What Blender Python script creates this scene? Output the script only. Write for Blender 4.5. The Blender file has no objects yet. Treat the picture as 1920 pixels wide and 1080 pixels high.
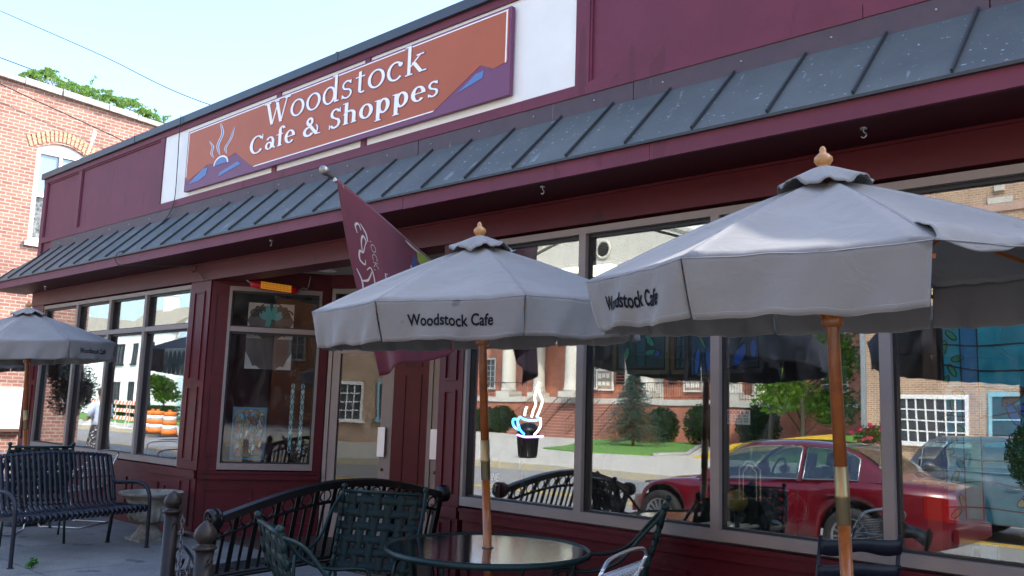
import bpy, bmesh, math, random
from mathutils import Vector, Matrix
R = math.radians
S = bpy.context.scene
# ---------------- camera ----------------
cam_d = bpy.data.cameras.new('camera'); cam = bpy.data.objects.new('camera', cam_d)
S.collection.objects.link(cam); S.camera = cam
cam_d.sensor_width = 36; cam_d.lens = 1642.5/1920*36; cam_d.clip_end = 2000
YAW, PITCH, ROLL = 0.743529, 0.139177, 0.0327207
_f = Vector((-math.sin(YAW)*math.cos(PITCH), math.cos(YAW)*math.cos(PITCH), math.sin(PITCH)))
_r = Vector((math.cos(YAW), math.sin(YAW), 0)); _u = _r.cross(_f)
_r2 = _r*math.cos(ROLL)+_u*math.sin(ROLL); _u2 = -_r*math.sin(ROLL)+_u*math.cos(ROLL)
m = Matrix((_r2, _u2, -_f)).transposed().to_4x4(); m.translation = Vector((0, -5.2, 1.56))
cam.matrix_world = m
# ---------------- sky, sun, exposure ----------------
SUN = Vector((.50, .50, .66)).normalized()
w = bpy.data.worlds.new('World'); S.world = w; w.use_nodes = True
sky = w.node_tree.nodes.new('ShaderNodeTexSky'); sky.sky_type = 'NISHITA'; sky.sun_disc = False
sky.sun_elevation = math.asin(SUN.z); sky.sun_rotation = math.atan2(SUN.x, SUN.y)
sky.dust_density = 3.0; sky.ozone_density = 1.5; sky.air_density = 1.2
bg = w.node_tree.nodes['Background']; bg.inputs[1].default_value = 0.15
_t = w.node_tree.nodes.new('ShaderNodeMix'); _t.data_type = 'RGBA'; _t.blend_type = 'MULTIPLY'; _t.inputs[0].default_value = 1; _t.inputs[7].default_value = (.90, 1.0, 1.13, 1)
w.node_tree.links.new(sky.outputs[0], _t.inputs[6]); w.node_tree.links.new(_t.outputs[2], bg.inputs[0])
sl = bpy.data.lights.new('sun', 'SUN'); so = bpy.data.objects.new('sun', sl); S.collection.objects.link(so)
sl.energy = 2.1; sl.angle = R(.5); sl.color = (1, .93, .82)
so.rotation_euler = SUN.to_track_quat('Z', 'Y').to_euler()
S.view_settings.view_transform = 'Standard'; S.view_settings.look = 'None'
S.view_settings.gamma = 1; S.view_settings.exposure = 1.95
# ---------------- helpers ----------------
WL = {}
class MB:
    def __init__(s): s.v = []; s.f = []; s.sm = []
    def add(s, vs, fs, smooth=False):
        b = len(s.v); s.v += [tuple(x) for x in vs]
        for f in fs: s.f.append(tuple(i+b for i in f)); s.sm.append(smooth)
        return s
    def box(s, x0, x1, y0, y1, z0, z1):
        v = [(x, y, z) for z in (z0, z1) for y in (y0, y1) for x in (x0, x1)]
        return s.add(v, [(0,2,3,1), (4,5,7,6), (0,1,5,4), (2,6,7,3), (0,4,6,2), (1,3,7,5)])
    def obox(s, O, A, B, C):
        O, A, B, C = map(Vector, (O, A, B, C))
        v = [O+A*i+B*j+C*k for k in (0,1) for j in (0,1) for i in (0,1)]
        return s.add(v, [(0,2,3,1), (4,5,7,6), (0,1,5,4), (2,6,7,3), (0,4,6,2), (1,3,7,5)])
    def bar(s, p, q, wd, h, up=(0,0,1)):
        p, q = Vector(p), Vector(q); d = q-p
        a = d.cross(Vector(up))
        if a.length < 1e-6: a = d.cross(Vector((1,0,0)))
        a.normalize(); b = a.cross(d).normalized()
        return s.obox(p-a*wd/2-b*h/2, d, a*wd, b*h)
    def tube(s, pts, r, n=8, closed=False):
        pts = [Vector(p) for p in pts]; N = len(pts)
        rs = r if isinstance(r, (list, tuple)) else [r]*N
        prev = None; vs = []
        for i, p in enumerate(pts):
            if closed: d = pts[(i+1) % N]-pts[i-1]
            else: d = pts[min(i+1, N-1)]-pts[max(i-1, 0)]
            d.normalize()
            if prev is None:
                a = d.cross(Vector((0,0,1)))
                if a.length < .05: a = d.cross(Vector((1,0,0)))
            else: a = prev-d*prev.dot(d)
            a.normalize(); prev = a; b = d.cross(a)
            for k in range(n):
                t = 2*math.pi*k/n; vs.append(p+(a*math.cos(t)+b*math.sin(t))*rs[i])
        fs = []
        M = N if closed else N-1
        for i in range(M):
            for k in range(n):
                j = (i+1) % N
                fs.append((i*n+k, i*n+(k+1) % n, j*n+(k+1) % n, j*n+k))
        if not closed: fs += [tuple(range(n))[::-1], tuple((N-1)*n+k for k in range(n))]
        return s.add(vs, fs, True)
    def lathe(s, c, prof, n=20, smooth=True, ax=None):
        c = Vector(c)
        if ax is None: e1, e2, e3 = Vector((1,0,0)), Vector((0,1,0)), Vector((0,0,1))
        else:
            e3 = Vector(ax).normalized(); e1 = e3.orthogonal().normalized(); e2 = e3.cross(e1)
        vs = []
        for r, z in prof:
            for k in range(n):
                t = 2*math.pi*k/n; vs.append(c+e1*r*math.cos(t)+e2*r*math.sin(t)+e3*z)
        fs = [(i*n+k, i*n+(k+1) % n, (i+1)*n+(k+1) % n, (i+1)*n+k) for i in range(len(prof)-1) for k in range(n)]
        fs += [tuple(range(n))[::-1], tuple((len(prof)-1)*n+k for k in range(n))]
        return s.add(vs, fs, smooth)
    def ball(s, c, r, n=10, sz=1):
        return s.lathe(c, [(max(1e-4, r*math.sin(math.pi*i/n)), -r*sz*math.cos(math.pi*i/n)) for i in range(n+1)], 2*n)
    def prism(s, poly, off):
        n = len(poly); off = Vector(off); p = [Vector(q) for q in poly]
        vs = p+[q+off for q in p]
        fs = [tuple(range(n))[::-1], tuple(range(n, 2*n))]+[(i, (i+1) % n, n+(i+1) % n, n+i) for i in range(n)]
        return s.add(vs, fs)
    def grid(s, fn, nu, nv, smooth=True):
        vs = [fn(i/nu, j/nv) for j in range(nv+1) for i in range(nu+1)]
        fs = [(j*(nu+1)+i, j*(nu+1)+i+1, (j+1)*(nu+1)+i+1, (j+1)*(nu+1)+i) for j in range(nv) for i in range(nu)]
        return s.add(vs, fs, smooth)
    def build(s, name, mat, parent=None, mods=(), local=False):
        me = bpy.data.meshes.new(name)
        off = Vector((0,0,0))
        if parent is not None and not local: off = WL.get(parent.name, off)
        me.from_pydata([tuple(Vector(v)-off) for v in s.v], [], s.f); me.update()
        bm = bmesh.new(); bm.from_mesh(me); bmesh.ops.recalc_face_normals(bm, faces=bm.faces)
        bm.to_mesh(me); bm.free()
        if len(me.polygons) == len(s.sm): me.polygons.foreach_set('use_smooth', s.sm)
        me.materials.append(mat)
        o = bpy.data.objects.new(name, me); S.collection.objects.link(o)
        if parent is not None: o.parent = parent; WL[o.name] = off if not local else Vector((0,0,0))
        for t, kw in mods:
            md = o.modifiers.new(t.lower(), t)
            for k, v in kw.items(): setattr(md, k, v)
        return o
def tag(o, label=None, cat=None, group=None, kind=None):
    for k, v in (('label', label), ('category', cat), ('group', group), ('kind', kind)):
        if v: o[k] = v
    return o
def thing(name, label, cat, loc=(0,0,0), rz=0, group=None, local=False):
    o = bpy.data.objects.new(name, None); S.collection.objects.link(o)
    o.location = loc; o.rotation_euler = (0,0,rz); o.empty_display_size = .1
    WL[o.name] = Vector(loc) if (rz == 0 and not local) else Vector((0,0,0))
    return tag(o, label, cat, group)
def copy_tree(o, parent=None):
    c = o.copy(); S.collection.objects.link(c)
    if parent: c.parent = parent
    for ch in list(o.children): copy_tree(ch, c)
    return c
def bez(pts, n=8):
    "Catmull-Rom through pts"
    P = [Vector(p) for p in pts]; out = []
    for i in range(len(P)-1):
        p0, p1, p2, p3 = P[max(i-1,0)], P[i], P[i+1], P[min(i+2,len(P)-1)]
        for k in range(n):
            t = k/n
            out.append(.5*((2*p1)+(p2-p0)*t+(2*p0-5*p1+4*p2-p3)*t*t+(3*p1-p0-3*p2+p3)*t**3))
    return out+[P[-1]]
# ---------------- materials ----------------
def mat(name, col, rough=.5, metal=0, noise=None, bump=0, bscale=40, spec=.5, emit=0, coat=0, sheen=0):
    m = bpy.data.materials.new(name); m.use_nodes = True; nt = m.node_tree; b = nt.nodes['Principled BSDF']
    b.inputs['Base Color'].default_value = (*col, 1); b.inputs['Roughness'].default_value = rough
    b.inputs['Metallic'].default_value = metal; b.inputs['Specular IOR Level'].default_value = spec
    b.inputs['Coat Weight'].default_value = coat; b.inputs['Sheen Weight'].default_value = sheen
    if emit: b.inputs['Emission Color'].default_value = (*col, 1); b.inputs['Emission Strength'].default_value = emit
    tc = nt.nodes.new('ShaderNodeTexCoord')
    if noise:
        col2, sc, amt = noise
        n = nt.nodes.new('ShaderNodeTexNoise'); n.inputs['Scale'].default_value = sc; n.inputs['Detail'].default_value = 6
        n.inputs['Roughness'].default_value = .65
        r = nt.nodes.new('ShaderNodeMapRange'); r.inputs[1].default_value = .5-amt; r.inputs[2].default_value = .5+amt
        mx = nt.nodes.new('ShaderNodeMix'); mx.data_type = 'RGBA'
        mx.inputs[6].default_value = (*col, 1); mx.inputs[7].default_value = (*col2, 1)
        nt.links.new(tc.outputs['Object'], n.inputs['Vector']); nt.links.new(n.outputs['Fac'], r.inputs[0])
        nt.links.new(r.outputs[0], mx.inputs[0]); nt.links.new(mx.outputs[2], b.inputs['Base Color'])
    if bump:
        n2 = nt.nodes.new('ShaderNodeTexNoise'); n2.inputs['Scale'].default_value = bscale; n2.inputs['Detail'].default_value = 5
        bp = nt.nodes.new('ShaderNodeBump'); bp.inputs['Strength'].default_value = bump; bp.inputs['Distance'].default_value = .01
        nt.links.new(tc.outputs['Object'], n2.inputs['Vector']); nt.links.new(n2.outputs['Fac'], bp.inputs['Height'])
        nt.links.new(bp.outputs[0], b.inputs['Normal'])
    return m
def speckle(m, col, scale, thr, stretch=(1,1,1)):
    "adds small spots of another colour on top of a material"
    nt = m.node_tree; b = nt.nodes['Principled BSDF']; tc = nt.nodes.new('ShaderNodeTexCoord')
    mp = nt.nodes.new('ShaderNodeMapping'); mp.inputs['Scale'].default_value = stretch
    n = nt.nodes.new('ShaderNodeTexNoise'); n.inputs['Scale'].default_value = scale; n.inputs['Detail'].default_value = 3
    r = nt.nodes.new('ShaderNodeMapRange'); r.inputs[1].default_value = thr; r.inputs[2].default_value = thr+.03
    mx = nt.nodes.new('ShaderNodeMix'); mx.data_type = 'RGBA'; mx.inputs[7].default_value = (*col, 1)
    if b.inputs['Base Color'].is_linked: nt.links.new(b.inputs['Base Color'].links[0].from_socket, mx.inputs[6])
    else: mx.inputs[6].default_value = b.inputs['Base Color'].default_value
    nt.links.new(tc.outputs['Object'], mp.inputs[0]); nt.links.new(mp.outputs[0], n.inputs['Vector'])
    nt.links.new(n.outputs['Fac'], r.inputs[0]); nt.links.new(r.outputs[0], mx.inputs[0])
    nt.links.new(mx.outputs[2], b.inputs['Base Color'])
    return m
def brick(name, c1, c2, mortar, bw=.22, rh=.075, ms=.012, stain=None):
    m = bpy.data.materials.new(name); m.use_nodes = True; nt = m.node_tree; b = nt.nodes['Principled BSDF']
    b.inputs['Roughness'].default_value = .9
    tc = nt.nodes.new('ShaderNodeTexCoord'); sx = nt.nodes.new('ShaderNodeSeparateXYZ'); ad = nt.nodes.new('ShaderNodeMath')
    cb = nt.nodes.new('ShaderNodeCombineXYZ'); br = nt.nodes.new('ShaderNodeTexBrick')
    nz = nt.nodes.new('ShaderNodeTexNoise'); nz.inputs['Scale'].default_value = 1.3; nz.inputs['Detail'].default_value = 8
    wob = nt.nodes.new('ShaderNodeTexNoise'); wob.inputs['Scale'].default_value = 9
    nt.links.new(tc.outputs['Object'], sx.inputs[0]); nt.links.new(sx.outputs[0], ad.inputs[0]); nt.links.new(sx.outputs[1], ad.inputs[1])
    wa = nt.nodes.new('ShaderNodeMath'); wa.operation = 'MULTIPLY_ADD'; wa.inputs[1].default_value = .012
    nt.links.new(tc.outputs['Object'], wob.inputs[0]); nt.links.new(wob.outputs['Fac'], wa.inputs[0]); nt.links.new(sx.outputs[2], wa.inputs[2])
    nt.links.new(ad.outputs[0], cb.inputs[0]); nt.links.new(wa.outputs[0], cb.inputs[1]); nt.links.new(cb.outputs[0], br.inputs['Vector'])
    br.inputs['Color1'].default_value = (*c1, 1); br.inputs['Color2'].default_value = (*c2, 1); br.inputs['Mortar'].default_value = (*mortar, 1)
    br.inputs['Scale'].default_value = 1; br.inputs['Mortar Size'].default_value = ms; br.inputs['Brick Width'].default_value = bw
    br.inputs['Row Height'].default_value = rh; br.inputs['Mortar Smooth'].default_value = .3
    mx = nt.nodes.new('ShaderNodeMix'); mx.data_type = 'RGBA'; mx.blend_type = 'MULTIPLY'; mx.inputs[0].default_value = 1
    rp = nt.nodes.new('ShaderNodeMapRange'); rp.inputs[1].default_value = .3; rp.inputs[2].default_value = .7
    rp.inputs[3].default_value = .72; rp.inputs[4].default_value = 1.15
    nt.links.new(tc.outputs['Object'], nz.inputs[0]); nt.links.new(nz.outputs['Fac'], rp.inputs[0])
    nt.links.new(br.outputs['Color'], mx.inputs[6]); nt.links.new(rp.outputs[0], mx.inputs[7]); nt.links.new(mx.outputs[2], b.inputs['Base Color'])
    bp = nt.nodes.new('ShaderNodeBump'); bp.inputs['Strength'].default_value = .5; bp.inputs['Distance'].default_value = .01; bp.invert = True
    nt.links.new(br.outputs['Fac'], bp.inputs['Height']); nt.links.new(bp.outputs[0], b.inputs['Normal'])
    return m
def leafmat(name, c1, c2):
    m = bpy.data.materials.new(name); m.use_nodes = True; nt = m.node_tree; b = nt.nodes['Principled BSDF']
    b.inputs['Roughness'].default_value = .55; g = nt.nodes.new('ShaderNodeNewGeometry')
    mx = nt.nodes.new('ShaderNodeMix'); mx.data_type = 'RGBA'; mx.inputs[6].default_value = (*c1, 1); mx.inputs[7].default_value = (*c2, 1)
    nt.links.new(g.outputs['Random Per Island'], mx.inputs[0]); nt.links.new(mx.outputs[2], b.inputs['Base Color'])
    tr = nt.nodes.new('ShaderNodeBsdfTranslucent'); ms = nt.nodes.new('ShaderNodeMixShader'); ms.inputs[0].default_value = .3
    nt.links.new(mx.outputs[2], tr.inputs[0]); nt.links.new(b.outputs[0], ms.inputs[1]); nt.links.new(tr.outputs[0], ms.inputs[2])
    nt.links.new(ms.outputs[0], nt.nodes['Material Output'].inputs[0])
    return m
def glassmat(name, fac, tint=(.8,.86,.84), rough=0.0, wav=0.0, edge=.30):
    m = bpy.data.materials.new(name); m.use_nodes = True; nt = m.node_tree
    nt.nodes.remove(nt.nodes['Principled BSDF'])
    t = nt.nodes.new('ShaderNodeBsdfTransparent'); t.inputs[0].default_value = (*tint, 1)
    g = nt.nodes.new('ShaderNodeBsdfGlossy'); g.inputs['Roughness'].default_value = rough; g.inputs[0].default_value = (.97,.99,1,1)
    lw = nt.nodes.new('ShaderNodeLayerWeight'); lw.inputs[0].default_value = .35
    ad = nt.nodes.new('ShaderNodeMath'); ad.operation = 'MULTIPLY_ADD'; ad.inputs[1].default_value = edge; ad.inputs[2].default_value = fac; ad.use_clamp = True
    ms = nt.nodes.new('ShaderNodeMixShader')
    nt.links.new(lw.outputs['Facing'], ad.inputs[0]); nt.links.new(ad.outputs[0], ms.inputs[0])
    nt.links.new(t.outputs[0], ms.inputs[1]); nt.links.new(g.outputs[0], ms.inputs[2])
    if wav:
        df = nt.nodes.new('ShaderNodeBsdfDiffuse'); df.inputs[0].default_value = (.45,.44,.42,1); m2 = nt.nodes.new('ShaderNodeMixShader')
        tc2 = nt.nodes.new('ShaderNodeTexCoord'); mp2 = nt.nodes.new('ShaderNodeMapping'); mp2.inputs['Scale'].default_value = (1.5,1.5,.7); mp2.inputs['Rotation'].default_value = (.5,.4,.3)
        n2 = nt.nodes.new('ShaderNodeTexNoise'); n2.inputs['Scale'].default_value = 3; n2.inputs['Detail'].default_value = 8; n2.inputs['Distortion'].default_value = 2
        r2 = nt.nodes.new('ShaderNodeMapRange'); r2.inputs[1].default_value = .5; r2.inputs[2].default_value = .8; r2.inputs[3].default_value = .004; r2.inputs[4].default_value = .09
        nt.links.new(tc2.outputs['Object'], mp2.inputs[0]); nt.links.new(mp2.outputs[0], n2.inputs[0]); nt.links.new(n2.outputs['Fac'], r2.inputs[0]); nt.links.new(r2.outputs[0], m2.inputs[0])
        nt.links.new(ms.outputs[0], m2.inputs[1]); nt.links.new(df.outputs[0], m2.inputs[2]); nt.links.new(m2.outputs[0], nt.nodes['Material Output'].inputs[0])
    else: nt.links.new(ms.outputs[0], nt.nodes['Material Output'].inputs[0])
    if wav:
        tc = nt.nodes.new('ShaderNodeTexCoord'); n = nt.nodes.new('ShaderNodeTexNoise'); n.inputs['Scale'].default_value = 1.1; n.inputs['Detail'].default_value = 1
        bp = nt.nodes.new('ShaderNodeBump'); bp.inputs['Strength'].default_value = wav; bp.inputs['Distance'].default_value = .02
        nt.links.new(tc.outputs['Object'], n.inputs[0]); nt.links.new(n.outputs['Fac'], bp.inputs['Height']); nt.links.new(bp.outputs[0], g.inputs['Normal'])
    return m
M = {}
M['red'] = mat('burgundy_paint', (.088,.0055,.011), .45, noise=((.068,.0045,.009), 2.2, .2), bump=.2, bscale=18, spec=.25)  # lower copy of the facade red, its dimmer light put into the colour
speckle(M['red'], (.05,.004,.007), 5, .66, (1,1,.25))
M['skylit_red'] = mat('skylit_red_paint', (.145,.027,.052), .6, noise=((.115,.022,.042), 1.7, .16), bump=.2, bscale=14, spec=.35)  # same facade red higher up, with blue sky light put into the colour
speckle(M['skylit_red'], (.105,.020,.036), 6, .64, (1,1,.22)); speckle(M['skylit_red'], (.2,.09,.11), 38, .74, (1,1,.5))
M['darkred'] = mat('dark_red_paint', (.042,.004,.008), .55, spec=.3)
M['white_board'] = mat('white_board', (.82,.83,.80), .7, noise=((.74,.75,.72), 3, .3))
M['coping'] = mat('slate_coping_metal', (.052,.058,.068), .45, .2, noise=((.038,.045,.055), 4, .3))
M['flash'] = mat('weathered_flashing', (.085,.052,.062), .6, .1, noise=((.05,.038,.05), 5, .25))
speckle(M['flash'], (.2,.17,.15), 9, .70, (1.5,1.5,.12))
M['awn'] = mat('dark_slate_metal', (.102,.113,.106), .58, .0, noise=((.064,.074,.073), 1.4, .18), bump=.05, bscale=6)
speckle(M['awn'], (.30,.36,.37), 30, .675, (1,1,1)); speckle(M['awn'], (.17,.20,.2), 8, .665, (1.6,.35,.35))
M['rib'] = mat('awning_rib_metal', (.034,.038,.040), .5, .2)
M['frame'] = mat('taupe_frame', (.26,.215,.195), .5, .0, noise=((.22,.18,.165), 6, .3))
M['wire'] = mat('cable_sheath', (.05,.05,.05), .95, spec=0)
M['gasket'] = mat('black_gasket', (.012,.013,.016), .5)
M['glass'] = glassmat('window_glass', .16, (.95,.97,.96), wav=.06, edge=.28)
M['glass_side'] = glassmat('recess_glass', .03, (.95,.97,.96), wav=.04, edge=.13)
M['farglass'] = mat('far_window_glass', (.05,.06,.07), .12)
M['ceil'] = mat('stucco', (.34,.30,.26), .9, bump=.6, bscale=60)
M['concrete'] = mat('sidewalk_concrete', (.175,.178,.172), .9, noise=((.10,.104,.102), 1.8, .16), bump=.5, bscale=90)
speckle(M['concrete'], (.30,.30,.295), 90, .60); speckle(M['concrete'], (.08,.085,.085), 3.2, .66); speckle(M['concrete'], (.05,.05,.05), 60, .74)
M['asphalt'] = mat('asphalt', (.29,.275,.25), .9, noise=((.23,.22,.20), 1.2, .2), bump=.4, bscale=60)
M['kerb'] = mat('kerb', (.38,.37,.34), .9, noise=((.3,.29,.27), 4, .2))
M['yellow'] = mat('road_yellow', (.6,.38,.03), .8)
M['grass'] = mat('grass', (.09,.22,.03), .95, noise=((.15,.30,.05), 3, .2), bump=1, bscale=50)
M['earth'] = mat('ground', (.2,.19,.15), .95, noise=((.15,.16,.1), .3, .2))
M['black'] = mat('black_metal', (.004,.004,.005), .35, .0, spec=.3, bump=.05, bscale=50)
M['bluemetal'] = mat('slate_blue_metal', (.014,.017,.026), .42, .0, spec=.3, noise=((.009,.012,.022), 4, .3))
M['bronze'] = mat('bronze_post', (.014,.011,.010), .42, .0, spec=.22, noise=((.028,.020,.016), 9, .3))
M['steel'] = mat('galvanised', (.45,.47,.5), .35, .8)
M['greenmetal'] = mat('green_metal', (.003,.018,.018), .42, .0, spec=.3)
M['strap'] = mat('green_vinyl_strap', (.003,.016,.016), .6, spec=.25, noise=((.002,.012,.012), 9, .3))
M['silver'] = mat('silver_tube', (.62,.64,.67), .3, .9)
M['wood'] = mat('oiled_wood', (.33,.100,.016), .35, noise=((.20,.055,.010), 14, .2), coat=.3)
M['lightwood'] = mat('turned_wood', (.48,.24,.075), .4, noise=((.34,.15,.04), 20, .2), coat=.3)
M['brass'] = mat('brass', (.30,.22,.11), .4, .8)
M['stone'] = mat('cast_stone', (.32,.30,.26), .9, noise=((.12,.11,.08), 6, .14), bump=.5, bscale=40)
M['white'] = mat('white_paint', (.82,.82,.79), .6)
M['offwhite'] = mat('cream_paint', (.62,.59,.51), .7, noise=((.54,.51,.44), 2, .3))
M['rubber'] = mat('rubber', (.02,.02,.02), .8)
M['orange'] = mat('orange_plastic', (.85,.20,.02), .5)
M['brick_l'] = brick('neighbour_brick', (.36,.165,.12), (.26,.105,.08), (.40,.32,.265), .21, .075, .013)
M['brick_c'] = brick('courthouse_brick', (.52,.19,.115), (.43,.145,.085), (.52,.30,.21), .2, .07, .006)
M['brick_r'] = brick('tan_brick', (.47,.30,.19), (.34,.20,.13), (.60,.46,.33), .22, .075, .014)
M['brick_o'] = brick('orange_brick', (.5,.15,.05), (.42,.12,.04), (.4,.2,.1), .22, .075, .01)
def fabric():
    m = mat('grey_canvas', (.180,.175,.172), .85, noise=((.150,.143,.139), 2.6, .2), sheen=.2)
    nt = m.node_tree; b = nt.nodes['Principled BSDF']; tc = nt.nodes.new('ShaderNodeTexCoord')
    bp = nt.nodes.new('ShaderNodeBump'); bp.inputs['Strength'].default_value = .55; bp.inputs['Distance'].default_value = .012
    n = nt.nodes.new('ShaderNodeTexNoise'); n.inputs['Scale'].default_value = 6; n.inputs['Distortion'].default_value = 1.2; n.inputs['Detail'].default_value = 4
    n3 = nt.nodes.new('ShaderNodeTexNoise'); n3.inputs['Scale'].default_value = 260
    b2 = nt.nodes.new('ShaderNodeBump'); b2.inputs['Strength'].default_value = .3; b2.inputs['Distance'].default_value = .002
    nt.links.new(tc.outputs['Object'], n.inputs[0]); nt.links.new(n.outputs['Fac'], bp.inputs['Height'])
    nt.links.new(tc.outputs['Object'], n3.inputs[0]); nt.links.new(n3.outputs['Fac'], b2.inputs['Height'])
    nt.links.new(bp.outputs[0], b2.inputs['Normal']); nt.links.new(b2.outputs[0], b.inputs['Normal'])
    return m
M['canvas'] = fabric(); speckle(M['canvas'], (.105,.10,.098), 4.5, .70)
M['ink'] = mat('print_ink', (.010,.012,.018), .9, spec=.05)
# ---------------- text ----------------
def text_mb(txt, size, O, ux, uy, depth=.002, bold=.0, slant=0, width=None, warp=None, flip=False):
    "built-in sans lettering laid out from O along ux (baseline) and uy (up)"
    cu = bpy.data.curves.new('t', 'FONT'); cu.body = txt; cu.size = size; cu.offset = bold; cu.shear = slant; cu.extrude = depth/2
    cu.resolution_u = 3
    o = bpy.data.objects.new('t', cu); S.collection.objects.link(o)
    dg = bpy.context.evaluated_depsgraph_get(); me = bpy.data.meshes.new_from_object(o.evaluated_get(dg))
    O, ux, uy = Vector(O), Vector(ux).normalized(), Vector(uy).normalized(); un = ux.cross(uy)
    xs = [v.co.x for v in me.vertices]; wd = max(xs)-min(xs); sc = width/wd if width else 1
    mb = MB(); vs = []
    for v in me.vertices:
        x, y, z = (v.co.x-min(xs))*sc, v.co.y, v.co.z
        vs.append(warp(x, y, z) if warp else O+ux*x+uy*y+un*z)
    mb.add(vs, [tuple(p.vertices) for p in me.polygons])
    bpy.data.objects.remove(o); bpy.data.curves.remove(cu); bpy.data.meshes.remove(me)
    return mb
# serif lettering built from strokes
def glyph(ch, B):
    "returns list of polygons in em units and advance; B = stem weight"
    P = []
    h = .035
    def bar(x0, y0, x1, y1, w): P.append([(x0-w/2,y0),(x0+w/2,y0),(x1+w/2,y1),(x1-w/2,y1)])
    def rect(x0, y0, x1, y1): P.append([(x0,y0),(x1,y0),(x1,y1),(x0,y1)])
    def ring(cx, cy, rx, ry, th, tv, a0=0, a1=360, n=26):
        for i in range(n):
            a, b = R(a0+(a1-a0)*i/n), R(a0+(a1-a0)*(i+1)/n)
            P.append([(cx+rx*math.cos(a), cy+ry*math.sin(a)), (cx+rx*math.cos(b), cy+ry*math.sin(b)),
                      (cx+(rx-th)*math.cos(b), cy+(ry-tv)*math.sin(b)), (cx+(rx-th)*math.cos(a), cy+(ry-tv)*math.sin(a))])
    def serif(x, y, w=.11): rect(x-w, y, x+w, y+h)
    tv = .03+B*.18
    if ch == 'W':
        bar(.30,0,.10,.72,B*1.15); bar(.30,0,.50,.66,.04); bar(.64,0,.46,.66,B*1.15); bar(.64,0,.84,.72,.04)
        serif(.10,.69,.12); serif(.45,.69,.09); serif(.86,.69,.11); return P, .96
    if ch == 'o': ring(.27,.25,.25,.265,B,tv); return P, .55
    if ch == 'd':
        ring(.24,.25,.22,.265,B*.95,tv); rect(.42-B*.1,0,.42+B*.9,.80); rect(.34,.77,.43,.80); rect(.42+B*.9,0,.52+B*.6,h); return P, .60
    if ch == 's':
        ring(.20,.375,.15,.14,B*.6,tv,25,270); ring(.20,.125,.16,.145,B*.6,tv,-155,90)
        rect(.30,.40,.335,.50); rect(.05,.0,.085,.11); return P, .42
    if ch == 't': rect(.13,.06,.13+B,.62); rect(.03,.455,.32,.49); ring(.25,.10,.12,.11,B*.8,tv,180,310); return P, .38
    if ch == 'c': ring(.26,.25,.24,.265,B,tv,42,318); ring(.40,.40,.06,.06,.055,.055); return P, .50
    if ch == 'k':
        rect(.08,0,.08+B,.80); rect(.0,.77,.1,.80); serif(.08+B/2,0,.10); bar(.16,.22,.42,.48,.05); bar(.46,0,.24,.32,B*1.2)
        serif(.42,.465,.10); serif(.50,0,.10); return P, .60
    if ch == 'C': ring(.36,.36,.34,.375,B*1.1,tv,38,322); rect(.60,.50,.635,.73); return P, .72
    if ch == 'a':
        ring(.20,.15,.17,.16,B*.8,tv); rect(.33,.04,.33+B*.9,.36); ring(.24,.35,.18,.16,B*.8,tv,0,160); rect(.33+B*.7,0,.50,h+.02); return P, .50
    if ch == 'f': rect(.12,0,.12+B,.62); serif(.12+B/2,0,.11); rect(.02,.455,.32,.49); ring(.27,.62,.15,.17,B*.9,tv+.01,20,180); return P, .36
    if ch == 'e': ring(.25,.25,.23,.265,B,tv,0,318); rect(.08,.25,.47,.285); return P, .50
    if ch == '&':
        ring(.30,.56,.15,.165,B*.75,tv+.02); ring(.27,.19,.24,.20,B,tv+.02,60,330); bar(.62,0,.22,.52,B*1.1); ring(.50,.22,.16,.20,.05,.04,-70,60)
        serif(.66,0,.10); return P, .78
    if ch == 'S':
        ring(.26,.54,.19,.19,B*.8,tv+.01,20,270); ring(.26,.18,.21,.195,B*.8,tv+.01,-160,90); rect(.42,.55,.455,.73); rect(.03,0,.065,.17); return P, .52
    if ch == 'h':
        rect(.08,0,.08+B,.80); rect(.0,.77,.1,.80); serif(.08+B/2,0,.10); rect(.38,0,.38+B,.34); serif(.38+B/2,0,.10); ring(.27,.33,.11+B,.17,B,tv+.01,0,170); return P, .60
    if ch == 'p':
        rect(.08,-.24,.08+B,.50); rect(.01,.47,.1,.50); serif(.08+B/2,-.24,.11); ring(.32,.25,.22,.265,B,tv+.01); return P, .60
    return P, .26
def serif_mb(txt, em, width, O, ux, uy, B, grow=0, base=.002):
    O, ux, uy = Vector(O), Vector(ux), Vector(uy); un = ux.cross(uy)
    adv = 0; G = []
    for ch in txt:
        p, a = glyph(ch, B); G.append((adv, p)); adv += a+.02
    sx = width/adv; mb = MB(); i = 0
    for a, ps in G:
        for p in ps:
            i += 1
            q = p
            if grow:
                cx = sum(x for x, y in p)/len(p); cy = sum(y for x, y in p)/len(p)
                q = []
                for x, y in p:
                    dx, dy = x-cx, y-cy; q.append((x+math.copysign(grow, dx), y+math.copysign(grow, dy)))
            th = base+.00008*(i % 24)
            mb.prism([O+ux*((a+x)*sx)+uy*(y*em) for x, y in q], un*th)
    return mb
# ---------------- foliage ----------------
def leaves(mb, pts, size, rng, aspect=.55):
    for p in pts:
        a = Vector((rng.gauss(0,1), rng.gauss(0,1), rng.gauss(0,1))).normalized(); b = a.orthogonal().normalized()
        s = size*rng.uniform(.6, 1.3); b = b*s*aspect; a = a*s; p = Vector(p)
        mb.add([p-a, p-b, p+a, p+b], [(0,1,2,3)])
    return mb
def clump_pts(c, r, n, rng, shell=.55, sz=1.0):
    out = []
    for _ in range(n):
        d = Vector((rng.gauss(0,1), rng.gauss(0,1), rng.gauss(0,1))).normalized()*r*(shell+(1-shell)*rng.random())
        out.append(Vector(c)+Vector((d.x, d.y, d.z*sz)))
    return out
# ================= setting =================
def struct(name, mb, m, mods=()): return tag(mb.build(name, m, mods=mods), kind='structure')
struct('ground', MB().box(-400, 400, -400, 400, -.6, -.16), M['earth'])
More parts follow.
